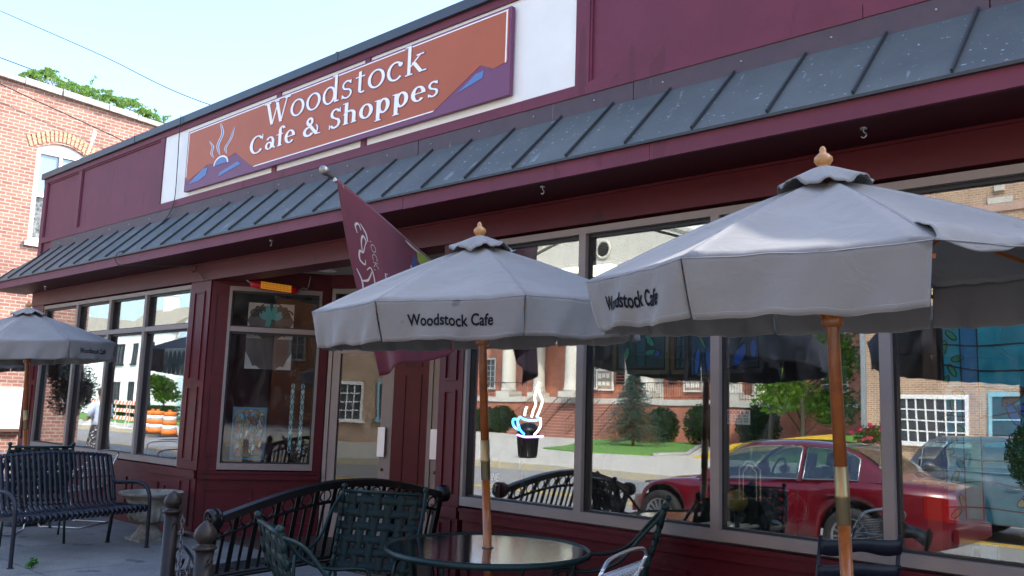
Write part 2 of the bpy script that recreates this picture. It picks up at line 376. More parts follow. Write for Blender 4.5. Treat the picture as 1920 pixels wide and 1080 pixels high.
# sidewalk slabs with joints; kerb; street; far pavement
mb = MB(); y0s = [-3.55, -2.05, -.55, .98]
for j in range(2):
    x = -40.0
    while x < 12:
        mb.box(x+.006, x+1.494, y0s[j]+.006, y0s[j+1]-.006, -.12, 0); x += 1.5
x = -40.0
while x < 12: mb.box(x+.006, x+1.494, -.544, 5, -.12, -.002) if x < -16.5 else mb.box(x+.006, x+1.494, -.544, -.0, -.12, 0); x += 1.5
mb.box(-10.6, -5.0, .003, 4, -.12, -.003)
struct('sidewalk', mb, M['concrete'])
struct('sidewalk_bed', MB().box(-40, 12, -3.55, 5, -.15, -.012), mat('joint_filler', (.09,.10,.085), .95))
struct('kerb', MB().box(-40, 12, -3.72, -3.552, -.3, 0), M['kerb'])
struct('road', MB().box(-150, 150, -14.2, -3.72, -.3, -.12), M['asphalt'])
mb = MB()
for dy in (-8.9, -9.12): mb.box(-150, 150, dy-.05, dy+.05, -.125, -.114)
struct('road_centre_line', mb, M['yellow'])
struct('far_kerb', MB().box(-150, 60, -14.42, -14.2, -.3, .06), mat('yellow_kerb', (.5,.42,.25), .9, noise=((.4,.38,.32), 2, .15)))
struct('far_pavement', MB().box(-150, 60, -30, -14.42, -.3, .06), mat('far_concrete', (.56,.52,.44), .9, noise=((.46,.43,.36), 1.5, .2)))
struct('far_ground', MB().box(-150, 60, -80, -30, -.3, .05), mat('plaza_concrete', (.54,.50,.43), .9, noise=((.42,.4,.34), 1, .2)))
# lawn
struct('lawn', MB().prism([(-24.0,-23.0,.051), (-21.1,-22.2,.051), (-18.9,-23.2,.051), (-18.8,-25.5,.051), (-22.7,-32.9,.051), (-25.2,-38.2,.051), (-29.4,-38.2,.051), (-31.6,-37.4,.051), (-29.3,-32.6,.051), (-25.2,-26.0,.051)], (0,0,.07)), M['grass'])
struct('lawn_edging', MB().tube([(-18.7,-23.2,.09), (-18.6,-25.5,.09), (-22.5,-32.9,.09), (-25.0,-38.2,.09)], .10, 6), M['kerb'])
struct('lawn_by_houses', MB().box(-95, -45, -30, -19, .0, .12), M['grass'])

# ================= cafe building =================
XL, XR, ZT = -15.36, 9.0, 5.2
cafe = thing('cafe_building', 'burgundy shopfront with slate metal awning, wide windows and recessed entry', 'building', (-5, 0, 0))
P = lambda n, mb, m, par=cafe, **k: mb.build(n, M[m] if isinstance(m, str) else m, par, **k)
mb = MB(); mb.box(XL, XR, 0, .25, 3.2, 5.09); mb.box(XL, XL+.25, .25, 9, 0, 5.04); mb.box(XR-.25, XR, .25, 9, 0, 5.04); mb.box(XL+.25, XR-.25, 8.75, 9, 0, 5.04)
P('wall', mb, 'skylit_red')
P('roof', MB().box(XL+.25, XR-.25, .25, 8.75, 4.6, 4.8), 'flash')
# coping in lengths
mb = MB(); xs = [XL-.06, -12.0, -7.3, -3.4, 2, XR+.06]
for i in range(len(xs)-1):
    mb.box(xs[i]+.003, xs[i+1]-.003, -.075, .34, 5.105, 5.20)
    mb.box(xs[i]-.02, xs[i]+.02, -.08, .345, 5.10, 5.206) if i else None
mb.box(XL-.06, XL+.3, .34, 9, 5.05, 5.2)
P('roof_coping', mb, 'coping')
P('roof_bump', MB().box(-11.1, -10.9, .4, .7, 5.0, 5.28), 'coping')
# fascia boards and raised trim around the panels
mb = MB()
mb.box(XL-.02, XR, -.035, 0, 5.03, 5.10); [mb.box(a+.002, b-.002, -.03-.002*(i%2), 0, 4.02-.003*(i%2), 4.11) for i, (a, b) in enumerate(zip([XL-.02,-11.9,-9.05,-4.7,-1.9,1.2,5], [-11.9,-9.05,-4.7,-1.9,1.2,5,XR]))]
for x0, x1 in ((XL-.02, XL+.12), (-13.97,-13.85), (-11.26,-11.14), (-4.155,-4.02)): mb.box(x0, x1, -.028, 0, 4.11, 5.03)
mb.box(XL-.02, XL+.12, -.028, 0, 3.2, 4.02)
x = -13.0
for a, b in ((XL+.12,-13.97), (-13.85,-11.26), (-4.02, XR)):
    for q in ((a, b, 4.11, 4.125), (a, b, 5.01, 5.03), (a, a+.02, 4.125, 5.01), (b-.02, b, 4.125, 5.01)): mb.box(q[0], q[1], -.018, 0, q[2], q[3])
P('trim', mb, 'skylit_red')
mb = MB(); mb.box(-11.14, -4.155, -.012, 0, 4.11, 5.03)
P('signboard_backing', mb, 'white_board')
for x in (-8.43, -6.83): P('batten', MB().box(x-.04, x+.04, -.03, -.0125, 4.11, 5.03), 'skylit_red')
# flashing and awning
mb = MB(); xs = [-14.85]+[-13.2+i*2.4 for i in range(10)]
for i in range(len(xs)-1): mb.box(xs[i]+.004, xs[i+1]-.004, -.022-.002*(i%2), 0, 3.86, 4.018)
P('flashing', mb, 'flash')
for x in [-14.5+i*.62 for i in range(30)]: P('flashing_screw', MB().ball((x, -.026, 3.95), .008, 4), 'steel')
A0, A1, YO, ZO, ZA = -14.9, -15.75, -.55, 3.335, 3.885
mb = MB(); mb.add([(A0,-.012,ZA), (XR,-.012,ZA), (XR,YO-.02,ZO), (A1,YO-.02,ZO), (A0,-.012,ZA-.02), (XR,-.012,ZA-.02), (XR,YO-.02,ZO-.02), (A1,YO-.02,ZO-.02)],
   [(0,1,2,3), (7,6,5,4), (0,3,7,4), (3,2,6,7), (2,1,5,6)])
P('awning', mb, 'awn')
P('awning_return', MB().prism([(A0-.01,-.01,ZA), (A1-.01,YO,ZO), (A1-.01,0,ZO)], (.02,0,-.02)), 'awn')
x = -15.4
ribs = []
while x < XR: ribs.append(x); x += .505
for x in ribs:
    d = 0
    xt = max(x, A0+.02); t = 1 if x >= A0 else (x-A1)/(A0-A1)
    top = Vector((x, YO+(-.012-YO)*t, ZO+(ZA-ZO)*t)); bot = Vector((x, YO-.02, ZO))
    P('awning_rib', MB().bar(bot+Vector((0,-.004,.012)), top+Vector((0,0,.012)), .013, .024, (0,1,1)), 'rib')
mb = MB(); fx = [A1,-12.9,-10.4,-8.1,-5.55,-3.1,-.6,2,5,XR]
for i in range(len(fx)-1): mb.box(fx[i]+.002, fx[i+1]-.002, YO-.0015*(i%2), YO+.03, 3.205-.002*(i%3==1), ZO-.012)
P('fascia', mb, 'skylit_red')
for x in (-12.9,-8.0,-5.9,-1.0): pass
P('drip_edge', MB().box(A1-.01, XR, YO-.03, YO-.002, ZO-.022, ZO-.004), 'rib')
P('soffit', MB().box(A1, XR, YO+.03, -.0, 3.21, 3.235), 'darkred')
P('fascia_return', MB().box(A1-.0, A1+.03, YO+.03, .0, 3.205, ZO-.03), 'white')
mb = MB(); mb.box(XL, XR, -.035, .25, 2.985, 3.20); mb.box(XL, XR, -.05, -.035, 3.185, 3.205); mb.box(XL, XR, -.042, -.035, 2.985, 3.0)
P('header_beam', mb, 'red')
for k, (x, y) in enumerate(((-4.12,-.42), (-1.79,-.36), (-7.8,-.38), (-14.2,-.26))):
    mb = MB(); mb.lathe((x,y,3.20), [(.02,0), (.02,.012)], 10).tube(bez([(x,y,3.21), (x,y,3.185), (x+.012,y,3.175), (x+.016,y-.005,3.16), (x,y,3.15), (x-.014,y,3.16)], 4), .004, 6)
    P('hook', mb, 'steel' if k != 3 else 'white')
P('hook', MB().tube(bez([(-9.9,-.06,3.22), (-9.9,-.085,3.2), (-9.9,-.085,3.12), (-9.9,-.12,3.09), (-9.9,-.14,3.12)], 4), .006, 6), 'red')
# wainscot with raised panel mouldings, sills
def wains(a, b, n, origin, ux, uy, zt=.70):
    """panelled low wall from distance a to b along ux; uy points outward"""
    O, ux, uy = Vector(origin), Vector(ux), Vector(uy)
    mb = MB(); Z = Vector((0,0,1))
    def bx(u0, u1, d0, d1, z0, z1): mb.obox(O+ux*u0+uy*d0+Z*z0, ux*(u1-u0), uy*(d1-d0), Z*(z1-z0))
    bx(a, b, -.15, 0, 0, zt); bx(a, b, 0, .012, 0, .10)
    bx(a, b, .0, .04, zt-.035, zt+.03); bx(a, b, -.02, .055, zt+.032, zt+.06)
    pw = (b-a)/n
    for i in range(n):
        u0, u1 = a+i*pw+.07, a+(i+1)*pw-.07
        for q in ((u0,u1,.14,.165), (u0,u1,zt-.165,zt-.14), (u0,u0+.025,.165,zt-.165), (u1-.025,u1,.165,zt-.165)): bx(q[0], q[1], 0, .014, q[2], q[3])
    return mb
P('wainscot', wains(0, 5.2-.02, 6, (-14.8,0,0), (1,0,0), (0,-1,0)), 'red')
P('wainscot', wains(0, 14.2, 13, (-5.25,0,0), (1,0,0), (0,-1,0)), 'red')
def pilaster(x0, x1, y=-.02, yb=.3, z0=0, z1=2.985, name='pilaster'):
    mb = MB(); mb.box(x0, x1, y, yb, z0, z1)
    w_ = x1-x0
    for za, zb in ((.12,.64), (.86,1.72), (1.80,2.86)):
        a, b = x0+w_*.24, x1-w_*.24
        for q in ((a,b,za,za+.02), (a,b,zb-.02,zb), (a,a+.02,za+.02,zb-.02), (b-.02,b,za+.02,zb-.02)): mb.box(q[0], q[1], y-.014, y, q[2], q[3])
    mb.box(x0-.01, x1+.01, y-.03, y, .67, .76)
    return P(name, mb, 'red')
pilaster(-15.36, -14.86); pilaster(-10.10, -9.62); pilaster(-5.58, -5.29)
# windows (frame with pane as its sub-part)
ZS, ZH = .775, 2.965
def window(u0, u1, O=(0,0,0), ux=(1,0,0), uo=(0,-1,0), z0=ZS, z1=ZH, tr=None, gl='glass', fw=.065, left=True, right=True, name='window', d=.07):
    O, ux, uo = Vector(O), Vector(ux), Vector(uo); Z = Vector((0,0,1))
    mb = MB(); gk = MB()
    def bx(m_, a, b, d0, d1, za, zb): m_.obox(O+ux*a+uo*d0+Z*za, ux*(b-a), uo*(d1-d0), Z*(zb-za))
    bx(mb, u0, u1, -d, .012, z0, z0+fw*1.1); bx(mb, u0, u1, -d, .012, z1-fw*.8, z1)
    bx(mb, u0, u0+fw/2, -d, .010, z0+fw*1.1, z1-fw*.8); bx(mb, u1-fw/2, u1, -d, .010, z0+fw*1.1, z1-fw*.8)
    rows = [(z0+fw*1.1, z1-fw*.8)]
    if tr: bx(mb, u0+fw/2, u1-fw/2, -d, .008, tr-fw*.45, tr+fw*.45); rows = [(z0+fw*1.1, tr-fw*.45), (tr+fw*.45, z1-fw*.8)]
    g = .016
    for za, zb in rows:
        for q in ((u0+fw/2,u1-fw/2,za,za+g), (u0+fw/2,u1-fw/2,zb-g*1.6,zb), (u0+fw/2,u0+fw/2+g,za+g,zb-g*1.6), (u1-fw/2-g,u1-fw/2,za+g,zb-g*1.6)):
            bx(gk, q[0], q[1], -d+.002, -.03, q[2], q[3])
    fr = P(name, mb, 'frame'); P('gasket', gk, 'gasket', fr)
    for za, zb in rows:
        p = MB(); bx(p, u0+fw/2+.002, u1-fw/2-.002, -d+.008, -d+.012, za+.002, zb-.002)
        P('pane', p, gl, fr)
    return fr
for a, b in ((-14.86,-13.55), (-13.55,-12.41), (-12.41,-11.32), (-11.32,-10.10)): window(a, b, tr=2.46)
xs = [-5.29,-4.06,-2.93,-1.83,-.71,.41,1.53,2.65,3.77]
for a, b in zip(xs, xs[1:]): window(a, b)
P('pier', MB().box(3.77, XR, -.02, .3, 0, 2.985), 'red')
# recessed entry
A = Vector((-9.62, .0, 0)); B = Vector((-8.85, 1.15, 0)); dv = (B-A).normalized(); LW = (B-A).length
nv = Vector((dv.y, -dv.x, 0))   # faces the street
C_ = Vector((.899, .438, 0)); nd = Vector((.438, -.899, 0)); E_ = B+C_*2.35
P('wainscot', wains(0, LW, 2, A, dv, nv), 'red')
window(.20, LW-.10, A, dv, nv, z1=2.93, tr=2.42, gl='glass_side')
Z = Vector((0,0,1))
mb = MB(); mb.obox(A+nv*-.15+Z*.76, dv*.20, nv*.15, Z*2.4); mb.obox(A+dv*(LW-.10)+nv*-.15+Z*.76, dv*.10, nv*.15, Z*2.4); mb.obox(A+nv*-.15+Z*2.93+dv*.20, dv*(LW-.30), nv*.155, Z*.24)
for u0, u1 in ((.04, .17),):
    for q in ((u0,u1,.92,.94), (u0,u1,1.75,1.77), (u0,u0+.02,.94,1.75), (u0,u1,1.87,1.89), (u0,u0+.02,1.89,2.83), (u0,u1,2.83,2.85)): mb.obox(A+dv*q[0]+Z*q[2], dv*(q[1]-q[0]), nv*.012, Z*(q[3]-q[2]))
P('entry_pier', mb, 'red')
# door wall: door | panel | door
mb = MB(); mb.obox(B+C_*.90-nd*.1, C_*.44, nd*.1, Z*3.15); mb.obox(B+C_*2.2-nd*.1, C_*.3, nd*.1, Z*3.15)
for t0, t1 in ((.90,1.34),):
    a, b = t0+.13, t1-.09
    for za, zb in ((.2,1.95), (2.03,2.9)):
        for q in ((a,b,za,za+.02), (a,b,zb-.02,zb), (a,a+.02,za+.02,zb-.02), (b-.02,b,za+.02,zb-.02)): mb.obox(B+C_*q[0]+Z*q[2], C_*(q[1]-q[0]), nd*.012, Z*(q[3]-q[2]))
mb.obox(B+Z*2.98-nd*.1, C_*2.3, nd*.104, Z*.18)
P('entry_panel', mb, 'red')
def door(t0, t1, hinge_left):
    O = B; mb = MB(); st = .10
    def bx(a, b, d0, d1, z0, z1): mb.obox(O+C_*a+nd*d0+Z*z0, C_*(b-a), nd*(d1-d0), Z*(z1-z0))
    # jambs and transom bar
    j = P('door_frame', MB().obox(O+C_*t0-nd*.08, C_*.05, nd*.085, Z*2.97).obox(O+C_*(t1-.05)-nd*.08, C_*.05, nd*.085, Z*2.97).obox(O+C_*(t0+.05)-nd*.08+Z*2.28, C_*(t1-t0-.1), nd*.083, Z*.10).obox(O+C_*(t0+.05)-nd*.08+Z*2.91, C_*(t1-t0-.1), nd*.083, Z*.06), 'frame')
    P('pane', MB().obox(O+C_*(t0+.052)-nd*.05+Z*2.382, C_*(t1-t0-.104), nd*.006, Z*.526), 'glass_side', j)
    a, b = t0+.055, t1-.055
    bx(a, a+st, -.06, -.01, .02, 2.26); bx(b-st, b, -.06, -.01, .02, 2.26); bx(a+st, b-st, -.06, -.011, .02, .30); bx(a+st, b-st, -.06, -.011, 2.18, 2.26)
    dr = P('door', mb, 'frame')
    P('pane', MB().obox(O+C_*(a+st+.002)-nd*.04+Z*.302, C_*(b-a-2*st-.004), nd*.006, Z*1.876), 'glass_side', dr)
    h = b-.055 if hinge_left else a+.055
    P('handle', MB().obox(O+C_*(h-.045)+nd*.02+Z*.98, C_*.09, nd*.03, Z*.34).obox(O+C_*(h-.02)-nd*.01+Z*1.0, C_*.04, nd*.03, Z*.04).obox(O+C_*(h-.02)-nd*.01+Z*1.25, C_*.04, nd*.03, Z*.04), mat('door_pull', (.75,.77,.8), .4, .3), dr)
    P('lock', MB().lathe(O+C_*h-nd*.01+Z*.83, [(.02,0), (.02,.006), (.008,.006), (.008,.012)], 12, ax=nd), 'brass', dr)
door(.02, .90, True); door(1.34, 2.22, False)
# right return of the recess and ceiling
F_ = Vector((-5.58, .28, 0)); mb = MB(); ret = (E_-F_); rn = Vector((ret.y, -ret.x, 0)).normalized()
mb.obox(F_, ret, rn*.12, Z*3.15); P('entry_return', mb, 'red')
P('entry_ceiling', MB().prism([(-9.7,-.0,3.14), (-5.3,-.0,3.14), (-5.3,3.0,3.14), (-9.7,3.0,3.14)], (0,0,.03)), 'ceil')
# recessed ceiling lamp
mb = MB(); mb.lathe((-8.55,.86,3.138), [(.11,0), (.11,-.012), (.075,-.012), (.07,-.004)], 24)
l = P('ceiling_lamp', mb, 'white'); P('bulb', MB().lathe((-8.55,.86,3.135), [(.068,0), (.06,-.008), (.001,-.014)], 20), mat('lamp_glass', (.8,.75,.6), .4), l)
# interior room
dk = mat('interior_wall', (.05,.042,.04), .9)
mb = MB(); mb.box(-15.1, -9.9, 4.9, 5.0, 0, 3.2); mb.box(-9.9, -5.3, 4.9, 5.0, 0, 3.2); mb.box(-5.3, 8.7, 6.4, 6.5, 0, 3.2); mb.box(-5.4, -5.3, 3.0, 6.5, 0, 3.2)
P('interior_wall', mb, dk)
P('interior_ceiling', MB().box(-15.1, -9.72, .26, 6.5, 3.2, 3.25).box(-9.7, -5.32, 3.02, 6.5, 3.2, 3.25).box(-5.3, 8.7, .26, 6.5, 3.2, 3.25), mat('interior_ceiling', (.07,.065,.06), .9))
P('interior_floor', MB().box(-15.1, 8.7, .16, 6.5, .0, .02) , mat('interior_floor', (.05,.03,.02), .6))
for _a, _b in ((-5.2, 3.6), (-14.8, -10.1)): P('interior_shelf', MB().box(_a, _b, .16, .60, .70, .74), mat('display_ledge', (.10,.07,.055), .6))
# ================= shop sign =================
sg = thing('shop_sign', 'long orange and purple shop sign with white serif lettering above the awning', 'sign', (-7.7, -.03, 4.5))
SP = lambda n, mb, m, par=sg, **k: mb.build(n, m if not isinstance(m, str) else M[m], par, **k)
purple = mat('sign_purple', (.15,.035,.10), .5); orange = mat('sign_orange', (.40,.082,.014), .5, noise=((.35,.07,.012), 2.5, .3)); skyb = mat('sign_blue', (.09,.17,.38), .5)
signw = mat('sign_white', (.85,.84,.82), .5); navy = mat('sign_navy', (.10,.06,.16), .5)
YB = -.075
SP('board', MB().prism([(-10.40,-.03,4.16), (-4.82,-.03,4.18), (-4.82,-.03,4.965), (-10.40,-.03,4.945)], (0,YB+.03,0)), purple)
def sp(pts, d=.003, y=YB): return MB().prism([(x, y, z) for x, z in pts], (0,-d,0))
SP('field', sp([(-10.36,4.33), (-10.30,4.29), (-9.85,4.42), (-9.50,4.40), (-9.20,4.46), (-8.80,4.225), (-5.74,4.235), (-5.17,4.52), (-5.00,4.45), (-4.845,4.48), (-4.845,4.945), (-10.36,4.925)]), orange)
SP('line', MB().prism([(-8.78,YB-.003,4.215), (-5.76,YB-.003,4.225), (-5.74,YB-.003,4.237), (-8.76,YB-.003,4.228)], (0,-.002,0)).prism([(-10.37,YB-.003,4.915), (-4.855,YB-.003,4.932), (-4.855,YB-.003,4.944), (-10.37,YB-.003,4.928)], (0,-.002,0)).prism([(-4.875,YB-.003,4.47), (-4.860,YB-.003,4.475), (-4.860,YB-.003,4.93), (-4.875,YB-.003,4.93)], (0,-.0025,0)).prism([(-10.37,YB-.003,4.34), (-10.358,YB-.003,4.345), (-10.358,YB-.003,4.915), (-10.37,YB-.003,4.915)], (0,-.0025,0)), signw)
SP('shape', sp([(-10.29,4.24), (-9.95,4.39), (-9.83,4.385), (-9.86,4.30), (-10.02,4.25)], .004), skyb)
SP('shape', sp([(-9.55,4.225), (-9.53,4.275), (-9.13,4.345), (-9.05,4.30), (-9.17,4.285)], .004), skyb)
SP('shape', sp([(-5.45,4.33), (-5.22,4.455), (-5.12,4.465), (-5.14,4.40)], .004), skyb)
arc = [(-9.52+.17*math.cos(R(a)), 4.375+.105*math.sin(R(a))) for a in range(0, 181, 12)]
arc2 = [(-9.52+.145*math.cos(R(a)), 4.375+.085*math.sin(R(a))) for a in range(0, 181, 12)]
SP('sun', sp(arc, .005), signw); SP('sun', sp(arc2, .006), skyb)
def steam(pts, w_):
    c = bez([(x,0,z) for x, z in pts], 8); n = len(c)
    out = []
    for k, g in ((w_, .005), (w_*.52, .0065)):
        L, Q = [], []
        for i, p in enumerate(c):
            s_ = math.sin(math.pi*(i+.3)/(n+.0))**.7 if 0 < i < n-1 else .12
            L.append((p.x-k*s_, p.z)); Q.append((p.x+k*s_, p.z))
        mb = MB(); vs = [(x, YB-g, z) for x, z in L]+[(x, YB-g, z) for x, z in Q]
        mb.add(vs, [(i, i+1, n+i+1, n+i) for i in range(n-1)]); out.append(mb)
    SP('steam', out[0], signw); SP('steam', out[1], skyb)
steam([(-9.55,4.49), (-9.62,4.62), (-9.53,4.76), (-9.60,4.90)], .035)
steam([(-9.69,4.48), (-9.76,4.55), (-9.74,4.63), (-9.84,4.72)], .028)
steam([(-9.39,4.48), (-9.43,4.56), (-9.32,4.66), (-9.26,4.79)], .030)
X_, Zv = Vector((1,0,.0022)), Vector((0,0,1))
for g, m_, y, b in ((.016, navy, YB-.0032, .0022), (0, signw, YB-.0034, .0052)):
    SP('lettering', serif_mb('Woodstock', .365, 2.74, (-8.60,y,4.65), X_, Zv, .085, g, b), m_)
    SP('lettering', serif_mb('Cafe & Shoppes', .285, 3.22, (-8.88,y,4.365), X_, Zv, .125, g, b), m_)
# ================= flag =================
TIP, BASE = Vector((-5.66,-1.30,3.40)), Vector((-5.46,-.03,2.64))
fp = thing('flag_pole', 'brass bracketed wall flag pole with ribbed silver knob sticking out over the umbrella', 'flag pole', tuple(BASE))
dF = (BASE-TIP).normalized()
fp_m = MB().tube([BASE, TIP+dF*.10], .013, 10); fp_m.build('pole', mat('pale_pole', (.6,.55,.48), .4), fp)
MB().lathe(TIP+dF*.12, [(.014,0), (.022,.01), (.018,.03), (.026,.035), (.018,.05), (.03,.06), (.038,.085), (.034,.115), (.015,.135), (.001,.138)], 16, ax=-dF).build('knob', mat('pewter', (.25,.24,.22), .35, .8), fp)
MB().lathe(BASE-dF*.12, [(.022,0), (.022,.14)], 12, ax=dF).box(BASE.x-.04, BASE.x+.04, -.05, -.04, 2.56, 2.72).build('bracket', M['brass'], fp)
MB().tube([TIP+dF*.15+Vector((-.02,0,-.01)), TIP+dF*.19+Vector((0,0,.02)), TIP+dF*.22+Vector((.02,0,-.02))], .006, 6).lathe(TIP+dF*.13, [(.018,0), (.018,.03)], 12, ax=dF).build('clip', M['steel'], fp)
TL, TR = TIP+dF*.17+Vector((.01,-.03,.035)), BASE-dF*.10+Vector((0.02,-.04,.05)); BL, BR = Vector((-5.44,-.80,1.80)), Vector((-4.98,-.34,2.10))
def flagpt(u, v, off=0):
    top = TL.lerp(TR, u)
    bot = BL.lerp(BR, u)
    p = top.lerp(bot, v)
    # cloth hangs in folds running down from the upper corner
    s_ = math.sin(math.pi*min(1, v*1.15))
    fold = (.14*math.sin(u*7.6-.9)+.03*math.sin(u*17+v*3))*(.35+.65*v)*(1-.25*v)*min(1, u*5+.1)
    n = Vector((.45,-.85,.2)).normalized()
    q = p+n*(fold+off)+Vector((0,0,-.04*math.sin(math.pi*u)*v))
    if u < .02: q += Vector((-.0,0,0))
    return q+Vector((-.02,-.02,0))*s_
flag = thing('flag', 'burgundy cloth banner with white scrollwork draped from the flag pole', 'flag', tuple(TL))
fl = mat('banner_cloth', (.125,.010,.022), .75, noise=((.085,.008,.019), 3, .25), sheen=.3)
MB().grid(lambda u, v: flagpt(u, v), 48, 40).build('cloth', fl, flag, mods=(('SOLIDIFY', dict(thickness=.004)),))
def onflag(curves, wd, name, m_, dv_=0):
    mb = MB()
    for c in curves:
        c = bez([(a, b, 0) for a, b in c], 6); n = len(c); vs = []
        for i, p in enumerate(c):
            d = (c[min(i+1,n-1)]-c[max(i-1,0)]).normalized(); q = Vector((-d.y, d.x, 0)); k = wd*(.35+.65*math.sin(math.pi*(i+.2)/(n-.6)))
            for s_ in (-1, 1): vs.append(flagpt(p.x+q.x*k*s_*1.0, p.y+dv_+q.y*k*s_*.8, .008))
        mb.add(vs, [(2*i, 2*i+1, 2*i+3, 2*i+2) for i in range(n-1)], True)
    return mb.build(name, m_, flag)
pale = mat('banner_white', (.42,.38,.36), .8); bluep = mat('banner_blue', (.05,.06,.14), .8); gre = mat('banner_green', (.22,.27,.05), .8)
onflag([[(.16,.50),(.17,.44),(.20,.40),(.23,.42),(.21,.45)], [(.21,.45),(.17,.50),(.13,.50),(.11,.55),(.16,.57),(.18,.54)], [(.17,.60),(.23,.58),(.25,.64),(.22,.74),(.17,.73),(.18,.68)],
        [(.24,.60),(.16,.655),(.07,.67)], [(.05,.61),(.08,.67),(.06,.74)], [(.14,.40),(.13,.36),(.17,.34),(.19,.37)], [(.19,.33),(.24,.37),(.25,.42)], [(.10,.78),(.16,.77),(.22,.80)]], .008, 'scrollwork', pale, -.16)
onflag([[(.52,.20),(.50,.26),(.55,.29),(.57,.24)], [(.56,.21),(.61,.22),(.62,.29),(.57,.32),(.55,.36)], [(.47,.17),(.51,.19),(.54,.17)], [(.60,.31),(.64,.36),(.60,.38)]], .016, 'blossom', pale, -.13)
onflag([[(.66,.25),(.62,.36),(.66,.46),(.60,.56)], [(.55,.40),(.62,.42),(.70,.38)], [(.58,.50),(.64,.48),(.70,.52)], [(.54,.33),(.59,.37),(.56,.45)], [(.64,.3),(.69,.33),(.66,.4)]], .022, 'floral_print', bluep, -.20)
mb = MB(); mb.grid(lambda u, v: flagpt(.72+.2*u, .02+.28*v*(.4+.6*u), .008), 8, 12); mb.build('green_patch', gre, flag)
onflag([[(.74,.30),(.80,.42),(.86,.50),(.95,.50)], [(.40,.55),(.44,.68),(.52,.78)]], .03, 'wave_stripe', pale, -.13)
def fw(x, y, z): # text runs down the cloth
    return flagpt(.335-y*.62, .245+x*.55, .009)
t_ = text_mb("'OCK'", .135, (0,0,0), (1,0,0), (0,1,0), .001, 0, warp=lambda x, y, z: fw(x, y, z)); t_.build('lettering', pale, flag)
# ================= hanging lamp in the entry =================
hl = thing('hanging_lantern', 'red lamp case with glowing yellow grille strung across the entry ceiling', 'lamp', (-9.22,.62,2.93))
ux = Vector((.35,.90,-.06)).normalized(); uo = Vector((.90,-.35,0)).normalized(); c0 = Vector((-9.12,.50,2.93))
MB().tube([c0-ux*.26, c0-ux*.22, c0-ux*.12, c0+ux*.26, c0+ux*.30], [.03,.045,.05,.05,.03], 10).build('case', mat('red_plastic', (.55,.012,.02), .35), hl)
gr = MB()
for i in range(22):
    for j in range(4): gr.obox(c0-ux*(.15-i*.0165)+uo*.058+Vector((0,0,-.045+j*.022)), ux*.011, uo*.006, Vector((0,0,.017)))
gr.build('grille', mat('amber_grille', (.75,.36,.03), .4, emit=.10), hl)
MB().tube(bez([c0-ux*.25, c0-ux*.33+Vector((0,0,.05)), c0-ux*.42+Vector((0,0,.12)), c0-ux*.46+Vector((0,0,.2))], 5), .007, 6).build('cord', M['steel'], hl); MB().tube(bez([c0+ux*.29, c0+ux*.36+Vector((0,0,.04)), c0+ux*.42+Vector((0,0,.05)), c0+ux*.45+Vector((0,0,.21))], 5), .009, 6).build('cord', M['steel'], hl)
# ================= things shown in the windows =================
def neon():
    t = thing('neon_sign', 'neon coffee cup sign with blue cup and white steam in the first large pane', 'neon sign', (-4.62,.20,1.30))
    bl = mat('neon_blue', (.05,.42,1.0), .3, emit=2.6); wh = mat('neon_white', (1,.93,.86), .3, emit=1.6); pk = mat('neon_pink', (.75,.35,1.0), .3, emit=1.5)
    y = .20; X = lambda px: -4.90+(px-963)*.00574; Zq = lambda py: 1.505-(py-783)*.0043
    def tb(pts, n, m_): MB().tube(bez([(X(a), y, Zq(b)) for a, b in pts], 6), .0085, 8).build(n, m_, t)
    tb([(975,781),(985,786),(1000,787),(1012,784),(1006,779)], 'cup_rim', bl); tb([(975,781),(971,790),(976,805),(984,813)], 'cup_side', bl); tb([(1013,781),(1014,795),(1009,806),(1003,813)], 'cup_side', wh)
    tb([(972,787),(963,786),(962,795),(968,803),(977,806)], 'cup_handle', bl); tb([(971,815),(985,818),(1002,817),(1019,815)], 'saucer', pk)
    tb([(997,781),(1000,768),(1004,757),(1002,742),(1009,715)], 'steam', wh); tb([(1007,779),(1012,766),(1016,750),(1010,735),(1010,728)], 'steam', wh); tb([(984,779),(985,768),(988,762)], 'steam', wh)
    MB().box(X(960), X(1021), y+.03, y+.045, Zq(822), Zq(818)).box(X(988), X(990), y+.012, y+.03, Zq(820), Zq(786)).build('mount', M['gasket'], t)
neon()
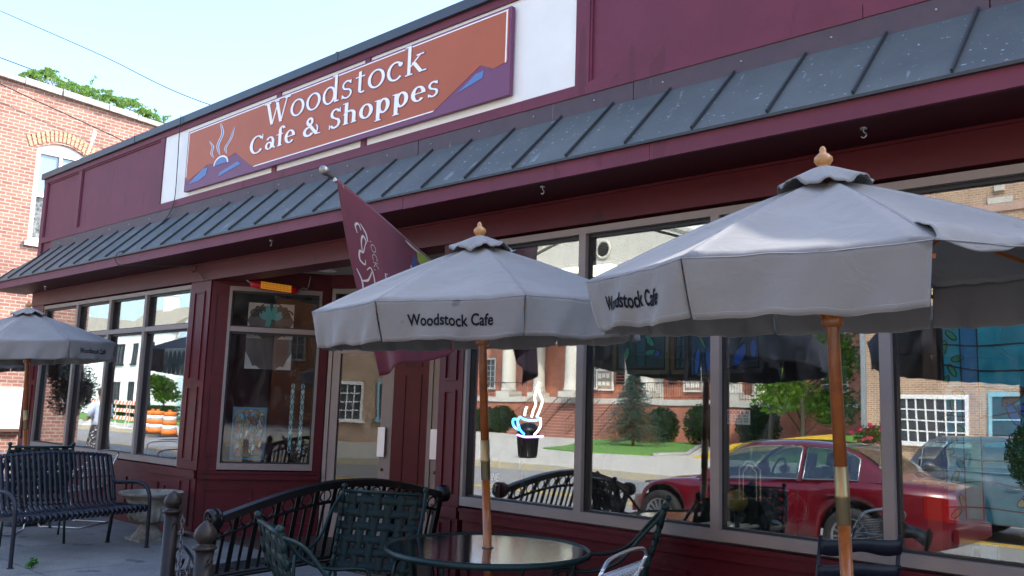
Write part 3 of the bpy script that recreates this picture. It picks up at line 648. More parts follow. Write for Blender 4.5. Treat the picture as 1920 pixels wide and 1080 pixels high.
def art(name, label, x0, x1, z0, z1, y, bgc, shapes, border=None, frame_c=None, cat='stained glass', nl=0, rng=random.Random(3), shear=0):
    """leaded coloured glass panel: base sheet, coloured pieces, lead lines"""
    t = thing(name, label, cat, ((x0+x1)/2, y, z0)); wd, ht = x1-x0, z1-z0
    mm = mat('coloured_glass', bgc, .35, noise=(tuple(c*.55 for c in bgc), 7, .2))
    MB().box(x0, x1, y, y+.008, z0, z1).build('sheet', mm, t)
    Q = lambda u, v, d: (x0+wd*u, y-d, z0+ht*v)
    for col, polys in shapes:
        mb = MB()
        for k, p in enumerate(polys): mb.prism([Q(u, v, .0006+.0002*(k % 9)) for u, v in p], (0,-.001,0))
        mb.build('coloured_piece', mat('glass_piece', col, .3, noise=(tuple(c*.6 for c in col), 9, .2)), t)
    ld = MB()
    for k in range(nl):
        v = (k+.7)/(nl+.4); ld.tube(bez([Q(a/5, min(.98,max(.02, v+rng.uniform(-.02,.02))), .005) for a in range(6)], 3), .0045, 4)
    for col, polys in shapes:
        for p in polys: ld.tube([Q(u, v, .004) for u, v in p], .0032, 4, closed=True)
    if border:
        bw = border
    for q in ((0,0,1,0),(1,0,1,1),(1,1,0,1),(0,1,0,0)): ld.tube([Q(q[0],q[1],.002), Q(q[2],q[3],.002)], .009, 4)
    ld.build('lead_lines', M['gasket'], t)
    if frame_c:
        f = MB(); e = .03
        f.box(x0-e, x1+e, y-.012, y+.02, z1+.009, z1+e+.009).box(x0-e, x1+e, y-.012, y+.02, z0-e-.009, z0-.009).box(x0-e-.009, x0-.009, y-.012, y+.02, z0-.009, z1+.009).box(x1+.009, x1+e+.009, y-.012, y+.02, z0-.009, z1+.009)
        f.build('frame', mat('art_frame', frame_c, .5), t)
    MB().tube([(x0+.05,y,z1), (x0+.05,y,z1+.5)], .002, 4).tube([(x1-.05,y,z1), (x1-.05,y,z1+.5)], .002, 4).build('chain', M['gasket'], t)
    return t
def leaf(u, v, r, a, n=8, fat=.42):
    return [(u+r*(math.cos(R(a))*math.cos(k*2*math.pi/n)-math.sin(R(a))*fat*math.sin(k*2*math.pi/n)), v+r*1.0*(math.sin(R(a))*math.cos(k*2*math.pi/n)+math.cos(R(a))*fat*math.sin(k*2*math.pi/n))) for k in range(n)]
rg = random.Random(8)
TQ = (.01,.42,.55); LB = (.04,.22,.75); LG = (.03,.35,.16); DR = (.30,.08,.05); YL = (.75,.6,.2)
art('stained_glass_panel', 'large turquoise leaded panel with leafy left border beside the wooden post', -1.60, -.60, 1.02, 2.24, .26, TQ,
    [(LG, [leaf(.05+.04*math.sin(i*2.1), .04+i*.055, .036, 40+i*67) for i in range(17)]), ((.02,.25,.5), [[(.10,.45),(.19,.42),(.19,.99),(.10,.99)]]), ((.05,.5,.45), [[(.10,.02),(.19,.02),(.19,.40),(.10,.42)]]),
     (DR, [leaf(.36,.58,.07,35), leaf(.98,.78,.06,80)]), (LB, [leaf(.45,.50,.08,-30), leaf(.36,.50,.06,-60), leaf(.62,.30,.07,50)]), (YL, [leaf(.40,.12,.05,30), leaf(.47,.08,.05,-30), leaf(.52,.16,.05,80)])], nl=9)
art('stained_glass_panel', 'small hanging panel of blue petals and green stem left of the middle mullion', -3.24, -3.05, 1.84, 2.32, .20, (.02,.09,.16),
    [(LB, [leaf(.3,.22,.22,70,fat=.5), leaf(.75,.25,.2,100,fat=.6), leaf(.25,.75,.2,90,fat=.5)]), (LG, [leaf(.5,.5,.3,-30,fat=.15)])], frame_c=(.02,.02,.02))
art('stained_glass_panel', 'hanging panel of blue petals with a paper price tag right of the middle mullion', -2.97, -2.72, 1.90, 2.32, .20, (.015,.03,.05),
    [((.03,.14,.6), [leaf(.45,.2,.25,40,fat=.5), leaf(.85,.3,.15,90,fat=.7), leaf(.9,.8,.22,90,fat=.5)]), ((.02,.16,.08), [leaf(.6,.5,.3,45,fat=.15)])], frame_c=(.012,.015,.02))
MBt = MB().box(-2.78,-2.73,.17,.175,2.20,2.29); tag(MBt.build('price_tag', M['white']), 'white paper price tag hanging on the blue petal panel', 'price tag')
art('stained_glass_panel', 'square panel of green and teal flowers in a thin wooden frame', -3.92, -3.50, 1.90, 2.28, .28, (.015,.07,.07),
    [((.02,.4,.25), [leaf(.6,.8,.16,20), leaf(.68,.55,.15,-50), leaf(.2,.3,.14,80), leaf(.7,.32,.13,10)]), ((.05,.1,.6), [leaf(.86,.7,.08,90,fat=.8), leaf(.84,.3,.07,30,fat=.9)]), ((.02,.12,.14), [[(.42,.05),(.6,.05),(.62,.6),(.4,.62)]])], frame_c=(.10,.09,.03))
art('stained_glass_panel', 'narrow dark teal panel of wavy lines right of the green flower panel', -3.42, -3.34, 1.9, 2.32, .30, (.02,.12,.16), [((.04,.3,.4), [leaf(.5,.15+.17*i,.16,60*(-1)**i,fat=.4) for i in range(5)])], nl=4, frame_c=(.14,.08,.02))
# recess window art
def art_on(label, u0, u1, z0, z1, fn, off=.14):
    t = thing('stained_glass_panel', label, 'stained glass', (-9.5,.5,z0)); O = A+dv*u0-nv*off
    Q = lambda u, v, d: O+dv*((u1-u0)*u)+nv*d+Vector((0,0,z0+(z1-z0)*v)); fn(t, Q); return t
def f1(t, Q):
    def sheet(poly, m_, d=.0): return MB().prism([Q(u, v, d) for u, v in poly], nv*.003)
    sheet([(0,0),(1,0),(1,1),(0,1)], None).build('sheet', mat('blue_border', (.03,.15,.28), .4), t)
    sheet([(.06,.05),(.94,.05),(.94,.95),(.06,.95)], None, .004).build('field', mat('olive_glass', (.13,.13,.06), .5, noise=((.25,.22,.12), 14, .2)), t)
    mb, mc, md, me_ = MB(), MB(), MB(), MB(); r = random.Random(2)
    for i in range(60):
        u, v = r.uniform(.12,.88), r.uniform(.1,.9); [mb, mc, md, me_][i % 4].prism([Q(a, b, .008+.0001*i) for a, b in leaf(u, v, r.uniform(.05,.09), r.uniform(0,180), 7, .5)], nv*.001)
    mb.build('coloured_piece', mat('pale_glass', (.45,.5,.45), .3), t); mc.build('coloured_piece', mat('red_glass', (.25,.03,.03), .3), t)
    md.build('coloured_piece', mat('blue_glass', (.12,.3,.5), .3), t); me_.build('coloured_piece', mat('rust_glass', (.3,.12,.07), .3), t)
    ld = MB()
    for i in range(24):
        c = leaf(r.uniform(.15,.85), r.uniform(.12,.88), r.uniform(.08,.2), r.uniform(0,180), 12, .8); ld.tube([Q(min(.94,max(.06,a)), min(.95,max(.05,b)), .016) for a, b in c], .003, 4, closed=True)
    ld.build('lead_lines', M['gasket'], t)
art_on('colourful floral leaded panel with blue border low in the recessed window', .33, .72, .88, 1.50, f1)
def f2(t, Q):
    mb = MB().prism([Q(0,0,0), Q(1,0,0), Q(1,1,0), Q(0,1,0)], nv*.003); mb.build('sheet', mat('clear_glass_dark', (.035,.022,.02), .4), t)  # clear glass; the dark room behind is put into the sheet colour
    pz = MB(); k_ = 0
    for u0, v0, su, sv in ((0,0,1,1), (1,0,-1,1), (0,1,1,-1), (1,1,-1,-1), (0,.46,1,1), (1,.46,-1,1)):
        k_ += 1; pz.prism([Q(u0, v0, .004+.0003*k_), Q(u0+.34*su, v0, .004+.0003*k_), Q(u0+.24*su, v0+.05*sv, .004+.0003*k_), Q(u0+.17*su, v0+.04*sv, .004+.0003*k_), Q(u0+.10*su, v0+.14*sv, .004+.0003*k_), Q(u0+.05*su, v0+.20*sv, .004+.0003*k_), Q(u0, v0+.26*sv, .004+.0003*k_)], nv*.001)
    for a_ in range(4): pz.prism([Q(.12+.2*a_, .955, .0065), Q(.27+.2*a_, .955, .0065), Q(.25+.2*a_, .99, .0065), Q(.14+.2*a_, .99, .0065)], nv*.001)
    pz.build('frosted_piece', mat('frosted_glass', (.40,.37,.36), .6), t)
    dk_ = MB()
    for (u, v, r0) in ((.16,.84,.13), (.84,.84,.13), (.16,.60,.10), (.84,.60,.10)):
        dk_.tube([Q(u+math.cos(a*.5)*r0*(1-a/26), v+math.sin(a*.5)*r0*.55*(1-a/26), .006) for a in range(22)], .012, 5)
    dk_.prism([Q(u, v, .005) for u, v in leaf(.5,.24,.40,0,16,.50)], nv*.004); dk_.prism([Q(u, v, .0055) for u, v in leaf(.5,.24,.2,90,12,.95)], nv*.005)
    dk_.build('scroll', mat('dark_glass', (.035,.02,.018), .5), t)
    tq = MB()
    for i, a in enumerate((20,70,110,160,250)): tq.prism([Q(u, v, .007+.0003*i) for u, v in leaf(.5+.17*math.cos(R(a)), .78+.09*math.sin(R(a)), .12, a, 10, .5)], nv*.002)
    tq.build('petal', mat('teal_glass', (.03,.25,.27), .35), t)
art_on('frosted panel with dark scrolls and teal petals high in the recessed window', .42, .96, 1.96, 2.76, f2)
def f3(t, Q):
    mb = MB()
    for u in (.15, .85): mb.prism([Q(u-.12,0.05,0), Q(u+.12,0.05,0), Q(u+.12,1,0), Q(u-.12,1,0)], nv*.004)
    mb.build('glass_strip', mat('pale_teal_glass', (.12,.42,.48), .35, noise=((.35,.5,.5), 16, .2)), t)
    ld = MB()
    for u in (.15, .85):
        for k in range(7): ld.tube([Q(u-.12,k/7+.05,.006), Q(u+.12,(k+1)/7+.02,.006)], .004, 4).tube([Q(u+.12,k/7+.05,.006), Q(u-.12,(k+1)/7+.02,.006)], .004, 4)
    for c in (leaf(.5,.03,.5,0,14,.14), leaf(.5,.97,.5,0,14,.12)): ld.tube([Q(a, b, .006) for a, b in c], .005, 4, closed=True)
    ld.build('lead_lines', M['gasket'], t)
art_on('two tall pale teal glass strips with crossed leading in the recessed window', .98, 1.15, .93, 1.80, f3)
# left bay art: lace like panel
def lace():
    t = thing('lace_glass_panel', 'white edged panel of dark wavy lace glass in the left bay window', 'stained glass', (-10.8,.22,1.95)); x0, x1, z0, z1, y = -11.14, -10.32, 1.84, 2.22, .22
    MB().box(x0, x1, y, y+.005, z0, z1).build('sheet', mat('lace_white', (.5,.52,.52), .6), t)
    mb = MB()
    for i in range(7): mb.prism([(x0+(u)*(x1-x0), y-.002-.0004*i, z0+v*(z1-z0)) for u, v in leaf(.07+i*.143, .5, .42, 90, 14, .17)], (0,-.002,0))
    mb.build('lace_piece', mat('lace_dark', (.02,.06,.07), .4), t)
lace()
# notice and small things in the middle pane
nt_ = thing('notice', 'small white notice with a red heading taped inside the third large pane', 'notice', (-2.6,.12,1.55))
MB().box(-2.925, -2.735, .10, .103, 1.52, 1.615).build('paper', M['white'], nt_)
text_mb("YAROOM &  AI", .03, (-2.915,.0985,1.588), (1,0,0), (0,0,1), .001, .001, width=.17).build('heading', mat('red_ink', (.5,.02,.03), .6), nt_)
for k, (s_, w_) in enumerate((("TOU      un ill all     2WO", .165), ("NOI      Tel u xom    EUX", .165), ("EXOT    HoT  owill   KUD", .165))):
    text_mb(s_, .018, (-2.912,.0985,1.569-k*.018), (1,0,0), (0,0,1), .001, 0, width=w_).build('small_print', M['ink'], nt_)
def bell(x, z, label):
    t = thing('garden_plaque', label, 'plaque', (x,.2,z)); w_, h = .075, .20
    pts = [(x-w_,.2,z), (x-w_,.2,z+h), (x-w_*.5,.2,z+h+.03), (x-w_*.3,.2,z+h+.05), (x+w_*.3,.2,z+h+.05), (x+w_*.5,.2,z+h+.03), (x+w_,.2,z+h), (x+w_,.2,z)]
    MB().tube(pts, .005, 5).tube([((p[0]-x)*.62+x, .2, (p[2]-z)*.9+z) for p in pts], .004, 5).build('outline', mat('pale_outline', (.65,.62,.45), .5), t)
    text_mb("GARDEN", .03, (x-.035,.198,z+.14), (1,0,0), (0,0,1), .001, width=.07).build('lettering', mat('pale_ink', (.4,.42,.3), .6), t)
bell(-2.79, 1.03, 'pale outlined plaque standing on the ledge inside the third large pane')
def bird(x, label, flip=1):
    t = thing('iron_rooster', label, 'ornament', (x,.42,.74)); s_ = flip
    MB().tube(bez([(x-.11*s_,.42,1.06), (x-.06*s_,.42,.98), (x,.42,.93), (x+.08*s_,.42,.96), (x+.14*s_,.42,1.05), (x+.17*s_,.42,.99)], 5), [.012+.045*math.sin(math.pi*i/25) for i in range(26)], 8).build('body', M['black'], t)
    for d in (-.03, .03): MB().tube([(x+d,.42,.93), (x+d*1.6,.42,.76)], .007, 6).build('leg', M['black'], t)
    MB().tube(bez([(x+.12*s_,.42,1.03), (x+.2*s_,.42,1.04), (x+.21*s_,.42,.94), (x+.16*s_,.42,.91)], 4), .016, 6).tube(bez([(x-.11*s_,.42,1.05), (x-.16*s_,.42,1.03), (x-.13*s_,.42,1.08)], 4), .012, 6).build('tail', M['black'], t)
bird(-2.72, 'black iron rooster figure under the pale plaque'); bird(-2.1, 'black iron rooster figure left of the brown window mullion', -1)
def stein(x, y, z):
    t = thing('beer_stein', 'pale grey pottery stein with handle at the right end of the window ledge', 'stein', (x,y,z)); m_ = mat('stoneware', (.30,.38,.36), .4, noise=((.2,.27,.26), 40, .2))
    MB().lathe((x,y,z), [(.05,0), (.055,.01), (.048,.03), (.046,.12), (.043,.125), (.045,.17), (.038,.17), (.036,.03)], 24).build('body', m_, t)
    MB().tube(bez([(x-.043,y,z+.145), (x-.085,y,z+.14), (x-.09,y,z+.07), (x-.05,y,z+.03)], 6), .008, 8).build('handle', m_, t)
stein(-1.40, .30, .74)
sc = thing('striped_chair', 'white slatted chair seat standing behind the second large pane', 'chair', (-3.1,.62,.5))
mb = MB()
for i in range(5): mb.box(-3.30+i*.07, -3.27+i*.07, .35, .72, .80, .815)
mb.build('seat', M['white'], sc)
for x in (-3.31, -2.98):
    for y in (.36, .71): MB().tube([(x,y,.745), (x,y,.80)], .01, 6).build('leg', M['black'], sc)
gl = thing('globe_lantern', 'amber glass globe on a dark stand behind the second large pane', 'lantern', (-3.0,.4,.74))
MB().ball((-3.0,.42,1.0), .075, 10).build('globe', mat('amber_glass', (.35,.26,.05), .3, noise=((.15,.13,.02), 12, .2)), gl)
MB().lathe((-3.0,.42,.74), [(.08,0), (.08,.02), (.015,.04), (.02,.17), (.05,.19)], 16).build('stand', M['black'], gl)
lb = thing('chalk_board', 'dark folding chalkboard with white writing in the corner of the first large pane', 'chalkboard', (-5.0,.25,.74))
MB().obox((-5.20,.20,.74), (.17,0,0), (0,.012,0), (-.05,.05,.42)).build('board', mat('slate', (.03,.03,.035), .6), lb)
MB().tube([(-5.20,.195,.74), (-5.25,.245,1.16), (-5.08,.245,1.16), (-5.03,.195,.74)], .006, 5).build('rim', mat('rose_rim', (.35,.05,.08), .5), lb)
for k, s_ in enumerate(('DINE', 'HOT', 'TEA')): text_mb(s_, .09, (-5.18-.015*k,.205-.0+.012*0,.98-k*.09), (1,0,0), (0,0,1), .001, 0, .2, width=.13).build('writing', M['white'], lb)
# ceiling lights and string of bulbs inside
for i, (x, y, lab) in enumerate(((-2.0,2.2,'fluorescent ceiling panel deep inside behind the right hand panes'), (-4.9,1.4,'fluorescent ceiling panel inside behind the first large pane'), (-3.6,1.9,'fluorescent ceiling panel inside between the two mullions'), (.6,3.4,'fluorescent ceiling panel farthest to the right inside the shop'))):
    t = thing('ceiling_light', lab, 'ceiling light', (x,y,2.9), group='fluorescent lights inside the shop')
    MB().box(x-.32, x+.32, y-.32, y+.32, 2.9, 2.93).build('frame', M['white'], t); MB().box(x-.28, x+.28, y-.28, y+.28, 2.893, 2.899).build('diffuser', mat('diffuser', (.9,.85,.6), .5, emit=.9), t)
rb = random.Random(4); em = mat('warm_bulb', (1,.5,.15), .4, emit=5)
t = thing('string_lights', 'string of tiny warm bulbs deep inside the dark shop', 'string lights', (-.8,4.5,2.0))
pts = [Vector((-2.2+i*.19, 5.2+.1*math.sin(i), 1.95+.10*math.sin(i*1.3)+.12*rb.random())) for i in range(16)]
MB().tube(pts, .004, 4).build('cable', M['gasket'], t); mb = MB()
for p in pts: mb.ball(p, .012, 4)
mb.build('bulb', em, t)
t = thing('wooden_post', 'dark brown wooden post inside left of the turquoise panel', 'post', (-1.55,.4,0)); MB().box(-1.72,-1.64,.30,.38,.74,3.19).build('shaft', mat('brown_wood', (.09,.04,.02), .5), t); MB().box(-1.74,-1.62,.28,.40,.74,.82).build('base_block', mat('brown_wood_base', (.08,.035,.018), .5), t)
# ================= umbrellas =================
UR, UH = 1.034, 2.178
def umbrella(x, y, tx, ty, rot, label, text_panel=None, flip_panel=None, seed=0, base=True, wrinkle=False, txt='Woodstock Cafe'):
    rg = random.Random(seed); az = Vector((tx, ty, 1)).normalized()
    e1 = az.cross(Vector((0,1,0))).normalized(); e2 = az.cross(e1)
    t = thing('patio_umbrella', label, 'umbrella', (x, y, 0), group='grey canvas patio umbrellas', local=True)
    m = Matrix((-e1, -e2, az)).transposed().to_4x4(); m.translation = Vector((x, y, 0)); t.matrix_world = m
    ang = lambda k: rot+math.pi+k*math.pi/4
    HC = 2.60
    def cor(k): return Vector((UR*math.cos(ang(k)), UR*math.sin(ang(k)), UH))
    def top(k, s_, r):   # s along rim, r 0 at centre
        a, b = cor(k), cor(k+1); c = Vector((0,0,HC)); e = a.lerp(b, s_); p = c.lerp(e, r)
        sag = math.sin(math.pi*s_)*math.sin(math.pi*min(1, r*1.0))*.030+math.sin(math.pi*s_)*r*.012+.0035*math.sin(s_*31+k*2+seed)*math.sin(math.pi*s_)*r**6+.004*math.sin(r*14+s_*7+k)*math.sin(math.pi*s_)
        ridge = .02*math.sin(math.pi*r)
        return p-Vector((0,0,sag-ridge))
    cl = dict(mods=(('SOLIDIFY', dict(thickness=.003, offset=1)),))
    mb = MB()
    for k in range(8): mb.grid(lambda u, v: top(k, u, .06+.94*v), 12, 14)
    MBseam = MB()
    cp = mb.build('canopy', M['canvas'], t, local=True, **cl)
    for k in range(8): MBseam.tube([top(k, 0, r/10)+Vector((0,0,.002)) for r in range(1, 11)], .0028, 4)
    for k in range(8):
        MBseam.tube([top(k, s_/8, 1.0)+Vector((math.cos(ang(k+.5)), math.sin(ang(k+.5)), 0))*.003 for s_ in range(9)], .0022, 4)
    MBseam.build('seam', mat('seam_thread', (.21,.205,.21), .9), cp)
    VH = .205
    for k in range(8):
        n = Vector((math.cos(ang(k+.5)), math.sin(ang(k+.5)), 0)); a, b = cor(k), cor(k+1); ph = rg.uniform(0, 6.28); q2 = rg.uniform(0, 6.28)
        amp = .014+.008*rg.random()
        def val(u, v, off=0):
            sh = .004+.026*v; uu = sh+u*(1-2*sh)
            base_ = top(k, uu, 1.0) if uu else a
            if flip_panel == k:
                # thrown back over the canopy and crumpled
                p = top(k, uu, 1.0-.15*v-.02*v*math.sin(5*u+1))+Vector((0,0,.004+.020*math.sin(math.pi*min(1,v*1.1))*(1+.7*math.sin(u*9+1)*math.sin(u*4))+.006*math.sin(u*27+v*9)*v-.06*math.sin(math.pi*min(1,v*2.6))*max(0,math.sin(u*6+.3))))+n*(.030*math.sin(math.pi*min(1,v*1.9))*(.8+.6*math.sin(u*7)))
                return p+n*off
            wv = amp*math.sin(u*13+ph+v*1.5)*v+.008*math.sin(u*29+q2+v*3)*v*v+.012*math.sin(u*3.1)*v
            if wrinkle and text_panel == k: wv += .012*math.sin(u*17+v*2)*v*math.sin(math.pi*u)
            cur = .03*v*(abs(2*u-1)**6)
            return base_+n*(wv-.018*v+off-cur)-Vector((0,0,VH*v*(1+.02*math.sin(u*9+ph))))
        vo = MB().grid(val, 40, 12).build('valance', M['canvas'], t, local=True, **cl)
        hem = MB().tube([val(i/40, 1, .001) for i in range(41)], .0018, 4).tube([val(i/40, .90, .0025) for i in range(41)], .0012, 4)
        hem.build('hem', mat('hem_cloth', (.27,.26,.265), .9), vo)
        if text_panel == k:
            L = (a-b).length
            def wp(X, Y, Zz): return val((X+L*.5-tw/2)/L, .64-Y/VH, .0065+Zz)
            tw = .47; text_mb(txt, .085, (0,0,0), (1,0,0), (0,1,0), .0004, .0018, width=tw, warp=wp).build('lettering', M['ink'], vo)
    # scalloped vent cap
    mb = MB(); N = 64
    def cap(u, v):
        a = 2*math.pi*u; r = .03+.165*v; z = HC+.045-.085*v**1.2-.0
        wv = .013*math.sin(a*8+seed)*v*v+.012*math.sin(a*3+seed*2)*v*v+.006*math.sin(a*19+seed)*v**3
        return Vector((r*math.cos(a), r*math.sin(a), z+wv))
    mb.grid(cap, N, 8); cpv = mb.build('vent_cap', M['canvas'], t, local=True, mods=(('SOLIDIFY', dict(thickness=.004, offset=1)),))
    MB().tube([cap(i/N, 1) for i in range(N+1)], .002, 4).build('hem', mat('cap_hem', (.2,.195,.2), .9), cpv)
    MB().lathe((0,0,HC+.03), [(.03,0), (.034,.012), (.022,.02), (.030,.03), (.040,.045), (.038,.062), (.024,.075), (.014,.083), (.015,.095), (.009,.107), (.001,.112)], 20).build('finial', M['lightwood'], t, local=True)
    pl = MB().lathe((0,0,.04), [(.026,0), (.026,1.10)], 16).lathe((0,0,1.38), [(.026,0), (.026,1.24)], 16).build('pole', M['wood'], t, local=True)
    MB().lathe((0,0,1.14), [(.0265,0), (.0285,.002), (.0285,.108), (.030,.11), (.030,.122), (.0285,.125), (.0285,.238), (.0265,.24)], 18).build('pole_joint', M['brass'], pl, local=True)
    rb_ = MB()
    for k in range(8):
        r_ = MB().bar((0,0,HC-.05), cor(k)*.985-Vector((0,0,.018)), .018, .014).build('rib', M['wood'], t, local=True)
        MB().bar((.03*math.cos(ang(k)), .03*math.sin(ang(k)), 2.0), Vector((0,0,HC)).lerp(cor(k), .5)-Vector((0,0,.03)), .014, .012).build('strut', M['wood'], r_, local=True)
    MB().lathe((0,0,1.96), [(.03,0), (.045,.005), (.045,.05), (.03,.06)], 16).build('hub', M['wood'], t, local=True)
    if base:
        MB().lathe((0,0,0.001), [(.25,0), (.255,.02), (.24,.045), (.10,.07), (.045,.10), (.04,.28)], 32).build('base', M['greenmetal'], t, local=True)
    return t
umbrella(-3.782, -1.167, -.017, -.07, .99, 'grey umbrella lettered Woodstock Cafe through the green glass table', 1, None, 1)
umbrella(-1.473, -1.428, -.011, -.068, .688, 'large nearest grey umbrella with its right valance thrown back', 0, 2, 4, wrinkle=True)
umbrella(-11.765, -1.07, -.031, -.067, 1.681, 'grey umbrella above the slatted bench at the left', 2, None, 7)
umbrella(-16.75, .10, -.03, -.07, 1.78, 'farthest grey umbrella half hidden behind the left one', 1, None, 11, txt='Woodstock Cafe')
# ================= tables =================
def round_table(x, y, r, label, rz=0.3):
    t = thing('patio_table', label, 'table', (x, y, 0), group='round green patio tables', local=True)
    rp = [(r-.030,0), (r,.002), (r+.005,.018), (r,.034), (r-.012,.038), (r-.018,.031), (r-.018,.012), (r-.030,.010)]; nn_ = 72
    MB().add([(q*math.cos(2*math.pi*k/nn_), q*math.sin(2*math.pi*k/nn_), .70+z) for q, z in rp for k in range(nn_)], [(i*nn_+k, i*nn_+(k+1)%nn_, ((i+1)%len(rp))*nn_+(k+1)%nn_, ((i+1)%len(rp))*nn_+k) for i in range(len(rp)) for k in range(nn_)], True).build('rim', M['greenmetal'], t, local=True)
    MB().lathe((0,0,.722), [(.03,0), (.03,.006), (r-.020,.006), (r-.020,0)], 64, smooth=False).build('glass_top', M['tableglass'], t, local=True)
    MB().lathe((0,0,.715), [(.027,0), (.036,.002), (.036,.018), (.027,.018)], 20).build('pole_collar', M['gasket'], t, local=True)
    for k in range(4):
        a = rz+k*math.pi/2; c, s_ = math.cos(a), math.sin(a)
        MB().tube(bez([(c*(r-.06),s_*(r-.06),.70), (c*(r-.10),s_*(r-.10),.45), (c*(r-.06),s_*(r-.06),.15), (c*(r-.0),s_*(r-.0),.0)], 6), .014, 8).build('leg', M['greenmetal'], t, local=True)
    MB().tube([((r*.55)*math.cos(a*.2618), (r*.55)*math.sin(a*.2618), .30) for a in range(24)], .01, 6, closed=True).build('stretcher', M['greenmetal'], t, local=True)
    return t
def tg():
    m = bpy.data.materials.new('rippled_glass'); m.use_nodes = True; nt = m.node_tree; nt.nodes.remove(nt.nodes['Principled BSDF'])
    g = nt.nodes.new('ShaderNodeBsdfGlossy'); g.inputs['Roughness'].default_value = .04; g.inputs[0].default_value = (.95,.97,.97,1)
    tb_ = nt.nodes.new('ShaderNodeBsdfTransparent'); tb_.inputs[0].default_value = (.30,.34,.34,1); ms = nt.nodes.new('ShaderNodeMixShader')
    lw = nt.nodes.new('ShaderNodeLayerWeight'); lw.inputs[0].default_value = .45; rm = nt.nodes.new('ShaderNodeMath'); rm.operation = 'MULTIPLY_ADD'; rm.inputs[1].default_value = .55; rm.inputs[2].default_value = .22
    tc = nt.nodes.new('ShaderNodeTexCoord'); n = nt.nodes.new('ShaderNodeTexNoise'); n.inputs['Scale'].default_value = 70; n.inputs['Detail'].default_value = 2
    bp = nt.nodes.new('ShaderNodeBump'); bp.inputs['Strength'].default_value = .5; bp.inputs['Distance'].default_value = .0011
    nt.links.new(tc.outputs['Object'], n.inputs[0]); nt.links.new(n.outputs['Fac'], bp.inputs['Height']); nt.links.new(bp.outputs[0], g.inputs['Normal'])
    nt.links.new(lw.outputs['Facing'], rm.inputs[0]); nt.links.new(rm.outputs[0], ms.inputs[0]); nt.links.new(tb_.outputs[0], ms.inputs[1]); nt.links.new(g.outputs[0], ms.inputs[2])
    nt.links.new(ms.outputs[0], nt.nodes['Material Output'].inputs[0]); return m
M['tableglass'] = tg()
round_table(-3.80, -1.21, .625, 'round rippled glass table with green rim around the middle umbrella pole')
round_table(-11.79, -1.12, .575, 'round green rimmed table behind the slatted bench')
# ================= green strap chairs =================
def strap_chair(x, y, ang, label, group='green strap patio chairs', H=1.03):
    t = thing('strap_chair', label, 'chair', (x, y, 0), ang-math.pi/2, group)
    def rail(s_): return bez([(s_*.30,-.10,H), (s_*.30,-.085,H-.04), (s_*.295,-.04,H-.21), (s_*.285,.03,.60), (s_*.28,.10,.46), (s_*.275,.22,.415), (s_*.275,.50,.43), (s_*.275,.55,.40)], 6)
    for s_ in (-1, 1):
        MB().tube(rail(s_), .014, 8).build('side_rail', M['greenmetal'], t)
        MB().tube(bez([(s_*.30,-.10,H-.02), (s_*.325,.02,.86), (s_*.335,.16,.70), (s_*.34,.32,.635), (s_*.335,.48,.63), (s_*.33,.55,.60), (s_*.32,.57,.45), (s_*.31,.57,.0)], 7), .0115, 8).build('arm', M['greenmetal'], t)
        MB().ball((s_*.30,-.102,H+.015), .022, 8).build('knob', M['greenmetal'], t)
        MB().tube([(s_*.285,.04,.56), (s_*.29,-.04,.25), (s_*.30,-.13,.0)], .013, 8).build('leg', M['greenmetal'], t)
    MB().tube([(-.30,-.095,H-.015), (.30,-.095,H-.015)], .012, 8).build('top_bar', M['greenmetal'], t)
    for yy, zz in ((.55,.405), (.04,.40)): MB().tube([(-.28,yy,zz), (.28,yy,zz)], .011, 8).build('cross_bar', M['greenmetal'], t)
    C = rail(1); L = [0]
    for i in range(1, len(C)): L.append(L[-1]+(C[i]-C[i-1]).length)
    def at(d):
        for i in range(1, len(C)):
            if L[i] >= d: f = (d-L[i-1])/(L[i]-L[i-1]); p = C[i-1].lerp(C[i], f); q = (C[i]-C[i-1]).normalized(); return p, q
        return C[-1], (C[-1]-C[-2]).normalized()
    def straps(d0, d1, name):
        mb = MB(); n = max(4, int((d1-d0)/.085)); st = (d1-d0)/n
        for i in range(n):
            c = d0+(i+.5)*st
            def g(u, v):
                p, q = at(c+(v-.5)*st*.66); nn = Vector((0, q.z, -q.y)); X = (u-.5)*2*(.285)
                return Vector((X, p.y, p.z))+nn*(.0022*math.cos(u*math.pi*7+(i%2)*math.pi))
            mb.grid(g, 28, 2)
        for j in range(6):
            xc = -.225+j*.09
            def g2(u, v):
                p, q = at(d0+v*(d1-d0)); nn = Vector((0, q.z, -q.y)); return Vector((xc+(u-.5)*.063, p.y, p.z))+nn*(.0024*math.cos(v*math.pi*n+(j%2)*math.pi))
            mb.grid(g2, 2, n*5)
        for s_ in (-1, 1):
            for i in range(n):
                p, q = at(d0+(i+.5)*st); mb.tube([Vector((s_*p.x, p.y, p.z))-q*st*.30, Vector((s_*p.x, p.y, p.z))+q*st*.30], .0165, 8)
        mb.build(name, M['strap'], t, mods=(('SOLIDIFY', dict(thickness=.002, offset=0)),))
    straps(.03, .56, 'backrest'); straps(.62, L[-1]-.02, 'seat')
    return t
strap_chair(-4.77, -1.28, R(-60), 'green strap chair with its back to the black bench at the glass table', H=.985)
strap_chair(-4.03, -2.49, R(68), 'green strap chair in the foreground left of the glass table seen side on', H=.935)
strap_chair(-3.14, -.44, R(210), 'green strap chair right of the glass table against the windows', H=1.01)
strap_chair(-10.20, -1.52, R(165), 'green strap chair directly behind the slatted bench')
